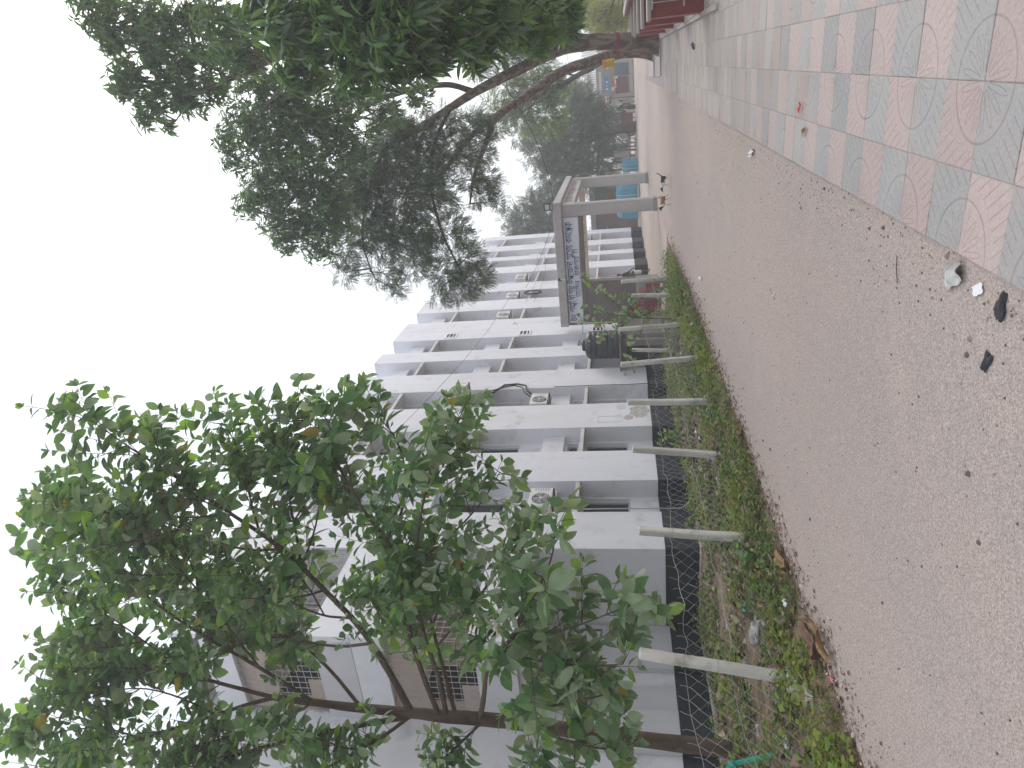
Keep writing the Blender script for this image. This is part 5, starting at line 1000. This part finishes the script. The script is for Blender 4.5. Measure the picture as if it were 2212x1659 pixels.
signboard('pink poster with white oval over the red shutter', -.91, .03, SY-.05, 1.63, 1.96, M['pink'], [(.05, .35, .15, .8, M['white']), (.4, .9, .55, .7, M['red'])])
signboard('small red square sign beside the pink poster', .05, .28, SY-.05, 1.67, 1.87, M['red'], [(.3, .7, .3, .7, M['white'])])
signboard('small white and green notice on the shop front', .05, .29, SY-.1, 1.36, 1.62, M['white'], [(.15, .45, .2, .8, M['teal']), (.6, .8, .2, .8, M['yellow'])])
signboard('white strip notice hanging on the red shutter', -.63, .0, SY-.1, 1.5, 1.61, M['white'], [(.1, .5, .3, .7, M['ink'])])
# yellow notice tied to the second trunk
yn = thing('yellow_notice', 'yellow and orange printed notice nailed to the second trunk', 'notice', (.57, 28.9, 1.8))
mb = MB(); mb.box(.41, .74, 28.9, 28.915, 1.58, 1.86); mb.build('lower_sheet', M['yellow'], yn); mb = MB(); mb.box(.43, .72, 28.9, 28.915, 1.861, 2.04); mb.build('upper_sheet', M['amber'], yn)
mk = MB()
for q in range(8): mk.box(.45, .7-.03*(q % 3), 28.893, 28.899, 1.61+q*.053, 1.63+q*.053)
mk.build('print', M['brickwall'], yn)
# hanging signs left of the shop
signboard('yellow sign with dark print hanging on the pole left of the shop', -2.42, -1.83, 62, 2.49, 2.9, M['yellow'], [(.1, .9, .2, .3, M['hair']), (.1, .8, .5, .6, M['hair'])])
signboard('white sign with red and blue print under the yellow sign', -2.51, -1.81, 61.98, 2.08, 2.46, M['white'], [(.05, .95, .65, .85, M['red']), (.05, .95, .3, .42, M['pink']), (.1, .6, .1, .2, M['blue'])])
signboard('red and blue striped poster on the shop end post', -1.73, -1.29, 65, 2.03, 2.5, M['white'], [(0, 1, .0, .3, M['blue']), (0, 1, .4, .62, M['red']), (0, 1, .85, 1, M['yellow'])])
for (x, y, h, lb) in ((-1.45, 63, 3.9, 'thin dark utility pole in front of the shop end'), (-1.8, 62.3, 3.4, 'pale pole beside the walking person near the shop'), (-2.6, 62.2, 2.9, 'thin pole carrying the yellow sign'), (-3.75, 55.5, 1.9, 'short dark stake in front of the parked cart'), (-4.8, 56, 1.7, 'dark stake before the teal boxes')):
    mb = MB(); mb.tube([(x, y, -.1), (x+.05, y, h*.5), (x+.02, y, h)], [.05, .045, .035], 8); tag(mb.build('pole', M['bamboo'] if 'dark' in lb else M['cap'], None, True), lb, 'pole')
# stalls and boxes left of the shop
def crate(nm, lb, cat, x0, x1, y0, y1, z0, z1, m_, m2=None, stand=True):
    t = thing(nm, lb, cat, ((x0+x1)/2, (y0+y1)/2, z0)); mb = MB(); mb.box(x0, x1, y0, y1, z0, z1, bev=.02); mb.build('body', m_, t)
    if z1-z0 > .5:
        mb = MB(); mb.box(x0+.06, (x0+x1)/2-.02, y0-.015, y0-.002, z0+.08, z1-.08); mb.build('door', m2 or m_, t); mb = MB(); mb.box((x0+x1)/2+.02, x1-.06, y0-.015, y0-.002, z0+.08, z1-.08); mb.build('door', m2 or m_, t)
    mb = MB(); mb.box(x0-.03, x1+.03, y0-.03, y1+.03, z1+.002, z1+.04); mb.build('lid', m2 or m_, t)
    if stand and z0 > .3:
        for (xx, yy) in ((x0+.05, y0+.05), (x1-.05, y0+.05), (x0+.05, y1-.05), (x1-.05, y1-.05)): mb = MB(); mb.tube([(xx, yy, 0), (xx, yy, z0)], .03, 6); mb.build('leg', M['bamboo'], t)
    return t
crate('stall_cabinet', 'tall grey stall cabinet beside the far pole', 'cabinet', -2.95, -2.45, 59, 59.8, 1.24, 1.92, M['board'], M['cap']); crate('stall_cabinet', 'maroon stall counter left of the walking person', 'cabinet', -3.3, -2.5, 58.6, 58.98, .3, 1.2, M['shutter_red'])
pf = thing('cement_bench', 'long pale cement bench along the street in front of the stalls', 'bench', (-3, 59.5, 0)); mb = MB(); mb.box(-6.2, -2.1, 59.9, 60.3, .5, .68, bev=.02); mb.build('seat', M['cap'], pf)
for xx in (-6, -4.2, -2.4): mb = MB(); mb.box(xx, xx+.2, 59.95, 60.25, 0, .498); mb.build('leg', M['cap'], pf)
crate('teal_box', 'upper teal painted box stacked behind the stakes', 'box', -5.1, -4.53, 57, 57.7, 1.58, 2.36, M['teal'], None, False); crate('teal_box', 'lower teal painted box under its twin', 'box', -5.16, -4.57, 57, 57.7, .75, 1.52, M['teal'])
crate('grey_locker', 'pale grey locker left of the teal boxes', 'cabinet', -6.15, -5.2, 58, 58.8, .62, 1.88, M['tin'], M['bag'])
t = thing('maroon_hoarding', 'dull maroon board wall behind the teal boxes', 'board', (-4.9, 59.5, 0))
for q in range(4): mb = MB(); mb.box(-5.67+q*.4, -5.28+q*.4, 59.5, 59.55, 1.7, 2.85+.03*(q % 2)); mb.build('panel', M['shutter_red'], t)
mb = MB(); mb.box(-5.77, -5.68, 59.45, 59.6, 0, 2.95); mb.build('upright', M['bamboo'], t); mb = MB(); mb.box(-4.06, -3.97, 59.45, 59.6, 0, 2.95); mb.build('upright', M['bamboo'], t)
# parked three-wheeled cart
CX = 2.45
ct = thing('cycle_cart', 'parked three-wheeled cart under the grey-green tree', 'cart', (-6.4+CX, 56.5, .0))
def wheel(x, y, z, r1, par):
    mb = MB(); mb.tube([(x+r1*math.cos(s*math.pi/12), y, z+r1*math.sin(s*math.pi/12)) for s in range(25)], .035, 6, cap=False); o = mb.build('wheel', M['cable'], par, True)
    sp_ = MB()
    for q in range(8): a = q*math.pi/4; sp_.tube([(x, y, z), (x+r1*math.cos(a), y, z+r1*math.sin(a))], .008, 4)
    sp_.build('spokes', M['frame'], o)
wheel(-6.95+CX, 56.2, .5, .33, ct); wheel(-6.15+CX, 56.2, .5, .33, ct); wheel(-6.15+CX, 57.1, .5, .33, ct)
mb = MB(); mb.box(-6.6+CX, -5.8+CX, 56.25, 57.05, .62, .7, bev=.01); mb.build('bed', M['bamboo'], ct); mb = MB(); mb.box(-6.55+CX, -5.85+CX, 56.25, 57.05, .71, 1.25, bev=.08); mb.build('load', M['bag'], ct)
mb = MB(); mb.tube([(-6.95+CX, 56.6, .5), (-6.8+CX, 56.6, 1.15), (-6.75+CX, 56.35, 1.22)], .025, 6); mb.tube([(-6.8+CX, 56.6, 1.15), (-6.75+CX, 56.85, 1.22)], .025, 6); mb.tube([(-6.85+CX, 56.6, .95), (-6.5+CX, 56.6, .66)], .03, 6); mb.build('frame', M['cable'], ct, True)
mb = MB(); mb.tube([(-7.05+.2*q+CX, 56.65, 1.0+.7*math.sin(q*math.pi/7.4)) for q in range(7)], .05, 6); mb.build('hood_hoop', M['cable'], ct, True)
# tarpaulin-covered stack behind the gate
def tarp(label, x0, x1, y0, y1, z0, z1, seed):
    t = thing('tarpaulin_stack', label, 'tarpaulin', ((x0+x1)/2, (y0+y1)/2, z0), 'blue tarpaulin covered goods'); n = 18; V, Fc = [], []
    rr = random.Random(seed); ph_ = [rr.uniform(0, 6) for _ in range(6)]
    for j in range(n+1):
        for i in range(n+1):
            u_, w_ = i/n*2-1, j/n*2-1; e = max(abs(u_), abs(w_)); k_ = 1 if e < .8 else 1-(e-.8)/.2
            s_ = .93+.07*min(1, e*1.0); x = (x0+x1)/2+(x1-x0)/2*max(-1, min(1, u_*1.15))*(1.03-.06*k_); y = (y0+y1)/2+(y1-y0)/2*max(-1, min(1, w_*1.15))*(1.03-.06*k_)
            V.append((x+.03*math.sin(j*1.3+ph_[0]), y+.03*math.sin(i*1.7+ph_[1]), z0+(z1-z0)*(k_**.6)+.05*math.sin(i*.9+ph_[2])*math.sin(j*1.1+ph_[3])*k_))
    for j in range(n):
        for i in range(n): q = j*(n+1)+i; Fc.append((q, q+1, q+n+2, q+n+1))
    mb = MB(); mb.add(V, Fc); mb.build('sheet', M['tarp'], t, True)
    mb = MB()
    for f in (.3, .7): x = x0+(x1-x0)*f; mb.tube([(x, y0-.06, z0), (x, y0-.04, z0+(z1-z0)*.7), (x, y0+.1, z1+.06), (x, y1, z1+.06)], .012, 4)
    mb.build('rope', M['bag'], t); return t
tarp('blue tarpaulin covered stack seen through the gate', -9.0, -6.7, 49.5, 51.5, .3, 1.72, 1); tarp('smaller blue tarpaulin heap to the right of the gate pillars', -6.15, -5.4, 52.0, 53.4, .05, 1.24, 2)
for (x, y) in ((-8.6, 49.7), (-7.1, 49.7)): pass
# brown building and shed behind the gate
bb = thing('brown_house', 'low brown walled house behind the gate with shuttered window', 'house', (-11, 56, 0))
mb = MB(); mb.box(-15.5, -7.9, 57.2, 62, .1, 3.5); mb.build('wall', M['brickwall'], bb); mb = MB(); mb.box(-15.8, -7.6, 56.7, 62.3, 3.502, 3.9, bev=.02); mb.build('roof', M['board'], bb)
for (x0, x1, z0, z1, m_) in ((-9.9, -8.3, 1.4, 3.0, M['shutter_red']), (-12.0, -11.2, 1.2, 2.4, M['glass']), (-13.6, -12.8, .2, 2.3, M['dark'])):
    mb = MB(); mb.box(x0-.08, x1+.08, 57.12, 57.198, z0-.08, z1+.08); o = mb.build('window_frame', M['bamboo'], bb); mb = MB(); mb.box(x0, x1, 57.1, 57.119, z0, z1); mb.build('shutter', m_, o)
    for q in range(6): mb = MB(); mb.box(x0, x1, 57.08, 57.099, z0+(z1-z0)*q/6+.02, z0+(z1-z0)*q/6+.08); mb.build('slat', M['bamboo'], o)
mb = MB(); mb.box(-12.3, -10.9, 56.3, 57.19, 2.55, 2.65); mb.build('canopy', M['cap'], bb)
tt = thing('timber_frame', 'brown timber frame standing right of the far gate pillar', 'frame', (-6.0, 55, .0))
for (a, b, w_) in (((-6.3, 55, -.1), (-6.3, 55, 3.3), .09), ((-5.8, 55, -.1), (-5.75, 55, 3.1), .07), ((-6.3, 55, 3.1), (-5.75, 55, 2.95), .06), ((-6.3, 55, 2.1), (-5.75, 55, 2.1), .05)):
    mb = MB(); mb.tube([a, b], w_, 6); mb.build('beam', M['bamboo'], tt)
# long low wall behind the red wall on the right and a railing gate
gw = thing('garden_wall', 'low garden wall with iron railing behind the yellow shrub', 'wall', (8, 42, 0)); mb = MB(); mb.box(3, 20, 42, 42.25, 0, .9); mb.build('base', M['redpale'], gw)
for q in range(40): mb = MB(); mb.box(3.1+q*.4, 3.13+q*.4, 42.1, 42.13, .9, 2.2); mb.build('bar', M['greycable'], gw)
mb = MB(); mb.box(3, 20, 42.08, 42.15, 2.2, 2.26); mb.box(3, 20, 42.08, 42.15, 1.3, 1.34); mb.build('rail', M['greycable'], gw)
# overhead wires
for (a, b, s_, lb) in (((-9.3, 14.0, 9.6), (-9.0, 31.0, 6.9), .5, 'slack wire crossing the white facade diagonally'), ((-4.3, 27.2, 4.1), (1.2, 26.6, 6.2), .5, 'thin wire from the gate corner up to the forked tree'), ((-9.2, 33.6, 6.4), (-4.3, 27.3, 4.0), .15, 'thin cable from the facade down to the gate pillar'), ((-9.2, 41, 6.6), (-9.2, 31, 6.1), .3, 'upper thin cable running along the far facade'), ((-9.15, 41, 6.2), (-9.15, 31, 5.7), .3, 'lower thin cable running along the far facade'), ((-12, 62, 5.2), (2.5, 60, 5.3), .5, 'street wire in front of the grey-green tree')):
    mb = MB(); mb.tube(catenary(a, b, s_), .008 if abs(a[1]-b[1]) > 3 else .012, 4); tag(mb.build('overhead_wire', M['cable'], None, True), lb, 'wire')

# ================================================================ people and dogs: one skinned surface each
def skin(name, pts, edges, m_, parent, sub=2, root=0):
    me = bpy.data.meshes.new(name); me.from_pydata([p[:3] for p in pts], edges, []); o = bpy.data.objects.new(name, me); COL.objects.link(o)
    md = o.modifiers.new('skin', 'SKIN'); md.use_smooth_shade = True
    for i, p in enumerate(pts):
        r2 = p[4] if len(p) > 4 else p[3]; me.skin_vertices[0].data[i].radius = (p[3], r2); me.skin_vertices[0].data[i].use_root = (i == root)
    s = o.modifiers.new('sub', 'SUBSURF'); s.levels = s.render_levels = sub
    dg = bpy.context.evaluated_depsgraph_get(); ne = bpy.data.meshes.new_from_object(o.evaluated_get(dg)); bpy.data.objects.remove(o)
    ne.materials.clear(); ne.materials.append(m_)
    for p in ne.polygons: p.use_smooth = True; p.material_index = 0
    return link(name, ne, parent)
def person(name, label, loc, rz, height, shirt, lower, hair, long=False, stride=.16, arm=.3, cover=None):
    t = thing(name, label, 'person', loc); t.rotation_euler = (0, 0, rz); s = height/1.7
    J = lambda x, y, z, r1, r2=None: (x*s, y*s, z*s, r1*s, (r2 or r1)*s)
    body = [J(0, 0, .93, .13, .1), J(0, 0, 1.15, .12, .095), J(0, 0, 1.36, .15, .1), J(0, 0, 1.47, .06), J(0, .02, 1.54, .055), J(0, .03, 1.62, .085, .095), J(0, .03, 1.69, .06, .065),
            J(.17, 0, 1.37, .05), J(.22, .05, 1.12, .04), J(.22, .05+arm*.6, .93, .033), J(.215, .05+arm*.75, .86, .03, .02), J(-.17, 0, 1.37, .05), J(-.22, -.05, 1.12, .04), J(-.22, .0-arm*.2, .9, .033), J(-.215, .0-arm*.22, .82, .03, .02),
            J(.09, 0, .85, .085), J(.1, stride*.5, .48, .06), J(.1, stride*.6, .09, .04), J(.1, stride*.6+.15, .04, .035, .03), J(-.09, 0, .85, .085), J(-.1, -stride*.3, .48, .06), J(-.1, -stride, .1, .04), J(-.1, -stride+.14, .04, .035, .03)]
    ed = [(0, 1), (1, 2), (2, 3), (3, 4), (4, 5), (5, 6), (2, 7), (7, 8), (8, 9), (9, 10), (2, 11), (11, 12), (12, 13), (13, 14), (0, 15), (15, 16), (16, 17), (17, 18), (0, 19), (19, 20), (20, 21), (21, 22)]
    for k0, sg in ((10, 1), (14, -1)):                      # four fingers and a thumb on each hand
        hx, hy, hz = body[k0][0]/s, body[k0][1]/s, body[k0][2]/s
        for f in range(4): body += [J(hx, hy+.022*(f-1.5), hz-.045, .0085), J(hx-.012*sg, hy+.02*(f-1.5), hz-.085+.01*abs(f-1.5), .007)]; ed += [(k0, len(body)-2), (len(body)-2, len(body)-1)]
        body += [J(hx-.02*sg, hy+.045, hz-.02, .009), J(hx-.03*sg, hy+.055, hz-.055, .007)]; ed += [(k0, len(body)-2), (len(body)-2, len(body)-1)]
    skin('body', body, ed, M['skin'], t)
    top = [J(0, 0, .82 if not long else .75, .165, .135), J(0, 0, 1.15, .145, .12), J(0, 0, 1.36, .175, .125), J(0, 0, 1.46, .075), J(.18, 0, 1.37, .068), J(.225, .05, 1.12, .058), J(.225, .05+arm*.35, 1.02, .055), J(-.18, 0, 1.37, .068), J(-.225, -.05, 1.12, .058), J(-.225, -.03, 1.02, .055)]
    skin('shirt' if not long else 'tunic', top, [(0, 1), (1, 2), (2, 3), (2, 4), (4, 5), (5, 6), (2, 7), (7, 8), (8, 9)], shirt, t, root=1)
    if long: lo = [J(0, 0, .9, .17, .14), J(0, stride*.1, .5, .19, .16), J(0, 0, .1, .2, .17)]; le = [(0, 1), (1, 2)]
    else: lo = [J(0, 0, .93, .15, .125), J(.095, 0, .83, .105), J(.1, stride*.5, .48, .08), J(.1, stride*.6, .13, .065), J(-.095, 0, .83, .105), J(-.1, -stride*.3, .48, .08), J(-.1, -stride, .14, .065)]; le = [(0, 1), (1, 2), (2, 3), (0, 4), (4, 5), (5, 6)]
    skin('trousers' if not long else 'skirt', lo, le, lower, t)
    hh = [J(0, .0, 1.64, .095, .1), J(0, .01, 1.7, .085, .09)] if not cover else [J(0, -.01, 1.4, .16, .12), J(0, .0, 1.6, .1, .1), J(0, .01, 1.68, .095, .1)]
    skin('hair' if not cover else 'headscarf', hh, [(i, i+1) for i in range(len(hh)-1)], cover or hair, t)
    fc = MB()
    for sx in (-1, 1): fc.lathe((sx*.032*s, .118*s, 1.635*s), [(.008*s, -.004), (.009*s, 0), (.004*s, .004)], 8, axis='y')
    fc.box(-.012*s, .012*s, .115*s, .14*s, 1.59*s, 1.625*s); fc.box(-.025*s, .025*s, .112*s, .12*s, 1.555*s, 1.565*s)
    me = bpy.data.meshes.new('face'); me.from_pydata(fc.v, [], fc.f); me.materials.append(M['skin']); link('face', me, t)
    return t
mn = person('person', 'person in a brown shirt and dark trousers walking behind the gate wall', (-9.0, 34.2, .185), R(-60), 1.66, M['shirt'], M['trouser'], M['hair'])
cb = MB(); cb.box(-8.93, -8.75, 33.9, 34.12, .62, .98, bev=.04); tag(cb.build('cloth_bag', M['bag']), 'pale cloth bag held by the person in the brown shirt', 'bag')
wm = person('person', 'person in dark purple and black with an orange bundle near the far shop', (-2.03, 57.6, .01), R(160), 1.55, M['purple'], M['blackcloth'], M['hair'], True, .12, .2, M['purple'])
ob = thing('cloth_bundle', 'orange cloth bundle carried by the person near the far shop', 'bundle', (-2.33, 57.5, .8)); skin('bundle', [(-.0, 0, .35, .1, .12), (-.05, 0, .15, .17, .18), (-.12, 0, -.02, .1, .1)], [(0, 1), (1, 2)], M['orange'], ob)
def dogmat(name, a, b, c, split, sharp):
    m_ = bpy.data.materials.new(name); m_.use_nodes = True; nt = m_.node_tree; L = nt.links; bs = nt.nodes['Principled BSDF']; bs.inputs['Roughness'].default_value = .85
    tc = nd(nt, 'ShaderNodeTexCoord'); sp_ = nd(nt, 'ShaderNodeSeparateXYZ'); L.new(tc.outputs['Object'], sp_.inputs[0]); cr = nd(nt, 'ShaderNodeValToRGB'); cr.color_ramp.interpolation = 'CONSTANT'
    mr = nd(nt, 'ShaderNodeMapRange'); mr.inputs['From Min'].default_value = -.5; mr.inputs['From Max'].default_value = .5; ns = nd(nt, 'ShaderNodeTexNoise'); ns.inputs['Scale'].default_value = 9; L.new(tc.outputs['Object'], ns.inputs['Vector'])
    ad = nd(nt, 'ShaderNodeMath'); ad.operation = 'MULTIPLY_ADD'; L.new(ns.outputs['Fac'], ad.inputs[0]); ad.inputs[1].default_value = .08; L.new(sp_.outputs[0], ad.inputs[2]); L.new(ad.outputs[0], mr.inputs['Value']); L.new(mr.outputs[0], cr.inputs[0])
    e = cr.color_ramp.elements; e[0].position = 0; e[0].color = (*split[0][1], 1); e[1].position = split[1][0]; e[1].color = (*split[1][1], 1)
    for p_, col in split[2:]: n = e.new(p_); n.color = (*col, 1)
    lg = nd(nt, 'ShaderNodeMath'); lg.operation = 'LESS_THAN'; L.new(sp_.outputs[2], lg.inputs[0]); lg.inputs[1].default_value = sharp
    mx_ = nd(nt, 'ShaderNodeMix'); mx_.data_type = 'RGBA'; L.new(lg.outputs[0], mx_.inputs[0]); L.new(cr.outputs[0], mx_.inputs[6]); mx_.inputs[7].default_value = (*c, 1); L.new(mx_.outputs[2], bs.inputs['Base Color']); return m_
BLK, WHT, BRN = (.015, .015, .017), (.6, .57, .53), (.24, .12, .065)
def dog(label, loc, rz, m_, tail, headdown=0, sc=1.):
    t = thing('dog', label, 'dog', loc); t.rotation_euler = (0, 0, rz); t.scale = (sc, sc, sc)
    P = [(-.2, 0, .4, .085, .09), (0, 0, .4, .085, .1), (.2, 0, .41, .095, .125), (.33, 0, .47, .06, .07), (.4, 0, .55-headdown, .062, .06), (.47, 0, .54-headdown, .045, .042), (.54, 0, .52-headdown, .028, .026)]
    E_ = [(0, 1), (1, 2), (2, 3), (3, 4), (4, 5), (5, 6)]
    def chain(root, pts):
        b0 = len(P); P.extend(pts); E_.append((root, b0)); E_.extend((b0+i, b0+i+1) for i in range(len(pts)-1))
    for sy, fx in ((.065, .06), (-.065, -.05)):
        chain(2, [(.2+fx*.3, sy, .3, .04), (.2+fx*.6, sy, .18, .025), (.2+fx, sy, .05, .02), (.24+fx, sy, .02, .022)])
        chain(0, [(-.2, sy, .32, .055), (-.15-fx, sy, .23, .04), (-.26-fx, sy, .13, .022), (-.24-fx, sy, .04, .018), (-.2-fx, sy, .02, .02)])
    chain(0, tail); chain(4, [(.375, .045, .61-headdown, .02, .012), (.36, .06, .655-headdown, .012, .006)]); chain(4, [(.375, -.045, .61-headdown, .02, .012), (.36, -.06, .655-headdown, .012, .006)])
    return skin('body', P, E_, m_, t, 2, 1)
m1 = dogmat('black_white_coat', 0, 0, WHT, [(0, BLK), (.62, WHT), (.87, BLK)], .24); m2 = dogmat('brown_white_coat', 0, 0, WHT, [(0, BRN), (.74, WHT), (.86, BLK)], .26)
dog('black and white dog trotting with its tail up on the road', (-2.85, 21.2, gz(-2.85, 21.2)+.004), R(195), m1, [(-.27, 0, .46, .03), (-.36, 0, .56, .022), (-.42, 0, .66, .02), (-.4, 0, .72, .016)], .1, .56)
dog('brown and white dog standing beside the gate pillar with curled tail', (-3.4, 21.05, gz(-3.4, 21.05)+.004), R(215), m2, [(-.25, 0, .48, .03), (-.25, 0, .58, .025), (-.18, .02, .6, .02), (-.14, .03, .54, .016)], .02, .56)
# ================================================================ litter and small things
def blob_mesh(name, m_, loc, size, seed, parent=None, flat=.5, rough=.35, n=3):
    import bmesh
    bm = bmesh.new(); bmesh.ops.create_icosphere(bm, subdivisions=n, radius=1); rr = random.Random(seed); ph_ = [rr.uniform(0, 6.28) for _ in range(9)]
    for v in bm.verts:
        x, y, z = v.co; f = 1+rough*(math.sin(3.1*x+ph_[0])*math.sin(2.7*y+ph_[1])+.6*math.sin(6.3*z+ph_[2])*math.sin(5.1*x+ph_[3])+.35*math.sin(11*y+ph_[4])*math.sin(9*z+ph_[5]))
        v.co = (x*f*size[0], y*f*size[1], max(z*f*flat, -.12)*size[2]+.12*size[2]*flat)
    me = bpy.data.meshes.new(name); bm.to_mesh(me); bm.free(); me.materials.append(m_)
    for p in me.polygons: p.use_smooth = True
    return link(name, me, parent, loc, (0, 0, rr.uniform(0, 6)))
def gp(x, y): return (x, y, gz(x, y)+.004)
def sheet_scrap(name, m_, loc, w, h, rz, curl, seed):
    rr = random.Random(seed); n = 8; V, Fc = [], []
    for j in range(n+1):
        for i in range(n+1):
            u_, v_ = i/n-.5, j/n-.5; k_ = 1-.18*math.sin(j*1.7+seed)*abs(u_)
            V.append((u_*w*k_, v_*h*(1-.15*math.sin(i*1.3+seed)*abs(v_)), .006+curl*(abs(math.sin(u_*5+seed)*math.sin(v_*4+seed*1.3))+.4*(u_*u_+v_*v_))))
    for j in range(n):
        for i in range(n): q = j*(n+1)+i; Fc.append((q, q+1, q+n+2, q+n+1))
    me = bpy.data.meshes.new(name); me.from_pydata(V, [], Fc); me.materials.append(m_)
    for p in me.polygons: p.use_smooth = True
    return link(name, me, None, loc, (0, 0, rz))
o = sheet_scrap('plastic_bag', M['plastic'], gp(-1.02, 3.52), .17, .11, 2.1, .035, 1); tag(o, 'crumpled clear plastic bag lying at the tile edge', 'plastic bag')
o = sheet_scrap('paper_scrap', M['paper'], gp(-1.03, 3.29), .05, .085, .5, .004, 2); tag(o, 'small white paper scrap beside the clear plastic bag', 'paper')
o = blob_mesh('dark_lump', M['mud'], gp(-1.05, 3.08), (.035, .06, .04), 3); tag(o, 'dark lump by the tile edge nearest the paper scrap', 'dirt lump')
o = blob_mesh('dark_lump', M['mud'], gp(-1.31, 3.11), (.03, .05, .03), 4); tag(o, 'dark crumbled lump out on the bare road', 'dirt lump')
mb = MB(); mb.tube([(-1.1, 4.25, .012), (-1.17, 4.22, .018), (-1.25, 4.2, .01)], .003, 5); tag(mb.build('twig', M['twig']), 'thin dark twig lying on the road by the tiles', 'twig')
mb = MB(); mb.tube([(-2.22, 7.35, .012), (-2.3, 7.46, .014)], .005, 6); tag(mb.build('drinking_straw', M['white']), 'white straw lying in the middle of the road', 'straw')
mb = MB(); mb.tube([(.4, 15.3, .06), (.48, 15.42, .075), (.52, 15.6, .06)], [.02, .028, .015], 7); tag(mb.build('stick', M['bark']), 'short black stick on the pavement before the red wall', 'stick')
o = sheet_scrap('red_wrapper', M['red'], (-.37, 6.62, .042), .035, .09, .9, .012, 5); tag(o, 'small red wrapper on the pavement tiles', 'wrapper')
o = sheet_scrap('brown_leaf', M['dryleaf'], (-.55, 6.43, .042), .035, .12, .4, .02, 6); tag(o, 'curled dry leaf on the pavement tiles near the red wrapper', 'leaf')
o = sheet_scrap('white_wrapper', M['paper'], gp(-.95, 8.93), .07, .2, .3, .04, 7); tag(o, 'white wrapper at the road side of the tiles', 'wrapper')
o = blob_mesh('yellow_bag', M['amber'], (-8.35, 13.3, .13), (.11, .13, .12), 8); tag(o, 'orange plastic bag lying by the building kerb', 'plastic bag')
o = blob_mesh('green_bag', M['pvc'], (-8.6, 14.4, .13), (.08, .1, .09), 9); tag(o, 'small green plastic bag near the orange bag', 'plastic bag')
o = sheet_scrap('snack_wrapper', M['pvc'], (-6.48, 7.41, .14), .12, .16, .4, .04, 10); tag(o, 'green snack wrapper on the verge between the first two posts', 'wrapper')
o = blob_mesh('pale_bag', M['plastic'], (-6.47, 7.0, .08), (.16, .2, .14), 11, rough=.55); tag(o, 'dirty pale bag on the verge behind the wire between posts', 'plastic bag')
o = blob_mesh('pale_bag', M['plastic'], (-5.55, 5.3, .07), (.1, .15, .13), 12, rough=.55); tag(o, 'dirty pale bag at the foot of the nearest post', 'plastic bag')
o = blob_mesh('pale_cloth', M['plastic'], (-5.3, 4.92, .06), (.07, .12, .08), 13, rough=.6); tag(o, 'small dirty cloth next to the bag at the nearest post', 'cloth')
o = sheet_scrap('pink_scrap', M['pink'], gp(-4.66, 4.5), .04, .12, .6, .03, 14); tag(o, 'pink scrap at the left road edge', 'scrap')
o = sheet_scrap('white_scrap', M['paper'], (-4.9, 5.69, .1), .06, .1, 1.2, .03, 15); tag(o, 'white scrap in the weeds at the left road edge', 'scrap')
for i, (x, y, w, h, rz, lb, m_) in enumerate(((-4.78, 6.2, .12, .46, .2, 'long yellowish bark strip at the road edge between the posts', 'dryleaf'), (-4.5, 4.75, .1, .5, .1, 'yellow-brown bark strip out on the road edge', 'dryleaf'), (-4.74, 5.0, .14, .42, -.1, 'reddish bark slab lying beside the yellow strip', 'barkchip'), (-4.7, 8.9, .1, .34, .3, 'reddish bark chip at the road edge farther along', 'barkchip'))):
    o = sheet_scrap('bark_strip', M[m_], (x, y, .03), w, h, rz, .07, 20+i); tag(o, lb, 'bark')
bt_ = thing('bottle', 'small white bottle with dark cap on the road before the gate', 'bottle', gp(-3.84, 13.96)); mb = MB(); mb.tube([(-3.84, 13.9, .035), (-3.84, 14.05, .035), (-3.84, 14.09, .035), (-3.84, 14.12, .035)], [.03, .03, .013, .013], 10); mb.build('body', M['white'], bt_, True); mb = MB(); mb.tube([(-3.84, 14.121, .035), (-3.84, 14.15, .035)], .016, 8); mb.build('cap', M['hair'], bt_)
k = 0
for q in range(34):
    x, y = random.uniform(-8.2, -5.2), random.uniform(4, 19); m_ = random.choice(['paper', 'plastic', 'bag', 'plastic', 'peeled', 'brickwall'])
    blob_mesh('rubble', M[m_], (x, y, vz(x, y)-.01), (random.uniform(.03, .1), random.uniform(.04, .12), random.uniform(.03, .08)), 100+q, n=2); k += 1
for o in [o_ for o_ in COL.objects if o_.name.startswith('rubble')]: tag(o, 'small pale scrap of rubble or rubbish among the verge weeds', 'rubble', 'rubble scattered on the verge')
gpipe = thing('green_pipe', 'green plastic standpipe with elbow at the foot of the young tree', 'pipe', (-7.3, 5.75, 0))
mb = MB(); mb.tube([(-6.75, 5.55, .05), (-7.0, 5.65, .16), (-7.35, 5.8, .52)], .028, 8); mb.build('riser', M['pvc'], gpipe, True)
mb = MB(); mb.tube([(-7.33, 5.79, .5), (-7.38, 5.81, .555), (-7.42, 5.78, .57), (-7.5, 5.7, .56)], .042, 10); mb.build('elbow', M['pvc'], gpipe, True)
mb = MB(); mb.tube([(-7.48, 5.72, .56), (-8.0, 5.0, .55)], .026, 8); mb.build('side_run', M['pvc'], gpipe, True)

# ================================================================ haze: pale even air over the whole place
HAZE = .0034
hz = MB(); hz.box(-310, 310, -210, 310, -1.2, 24); ho = hz.build('haze', []); ho['kind'] = 'stuff'
hm = bpy.data.materials.new('haze_air'); hm.use_nodes = True; nt = hm.node_tree; nt.nodes.remove(nt.nodes['Principled BSDF'])
pvn = nt.nodes.new('ShaderNodeVolumePrincipled'); pvn.inputs['Density'].default_value = HAZE; pvn.inputs['Color'].default_value = (.9, .93, .97, 1); pvn.inputs['Anisotropy'].default_value = .35
nt.links.new(pvn.outputs[0], nt.nodes['Material Output'].inputs['Volume']); ho.data.materials.clear(); ho.data.materials.append(hm)
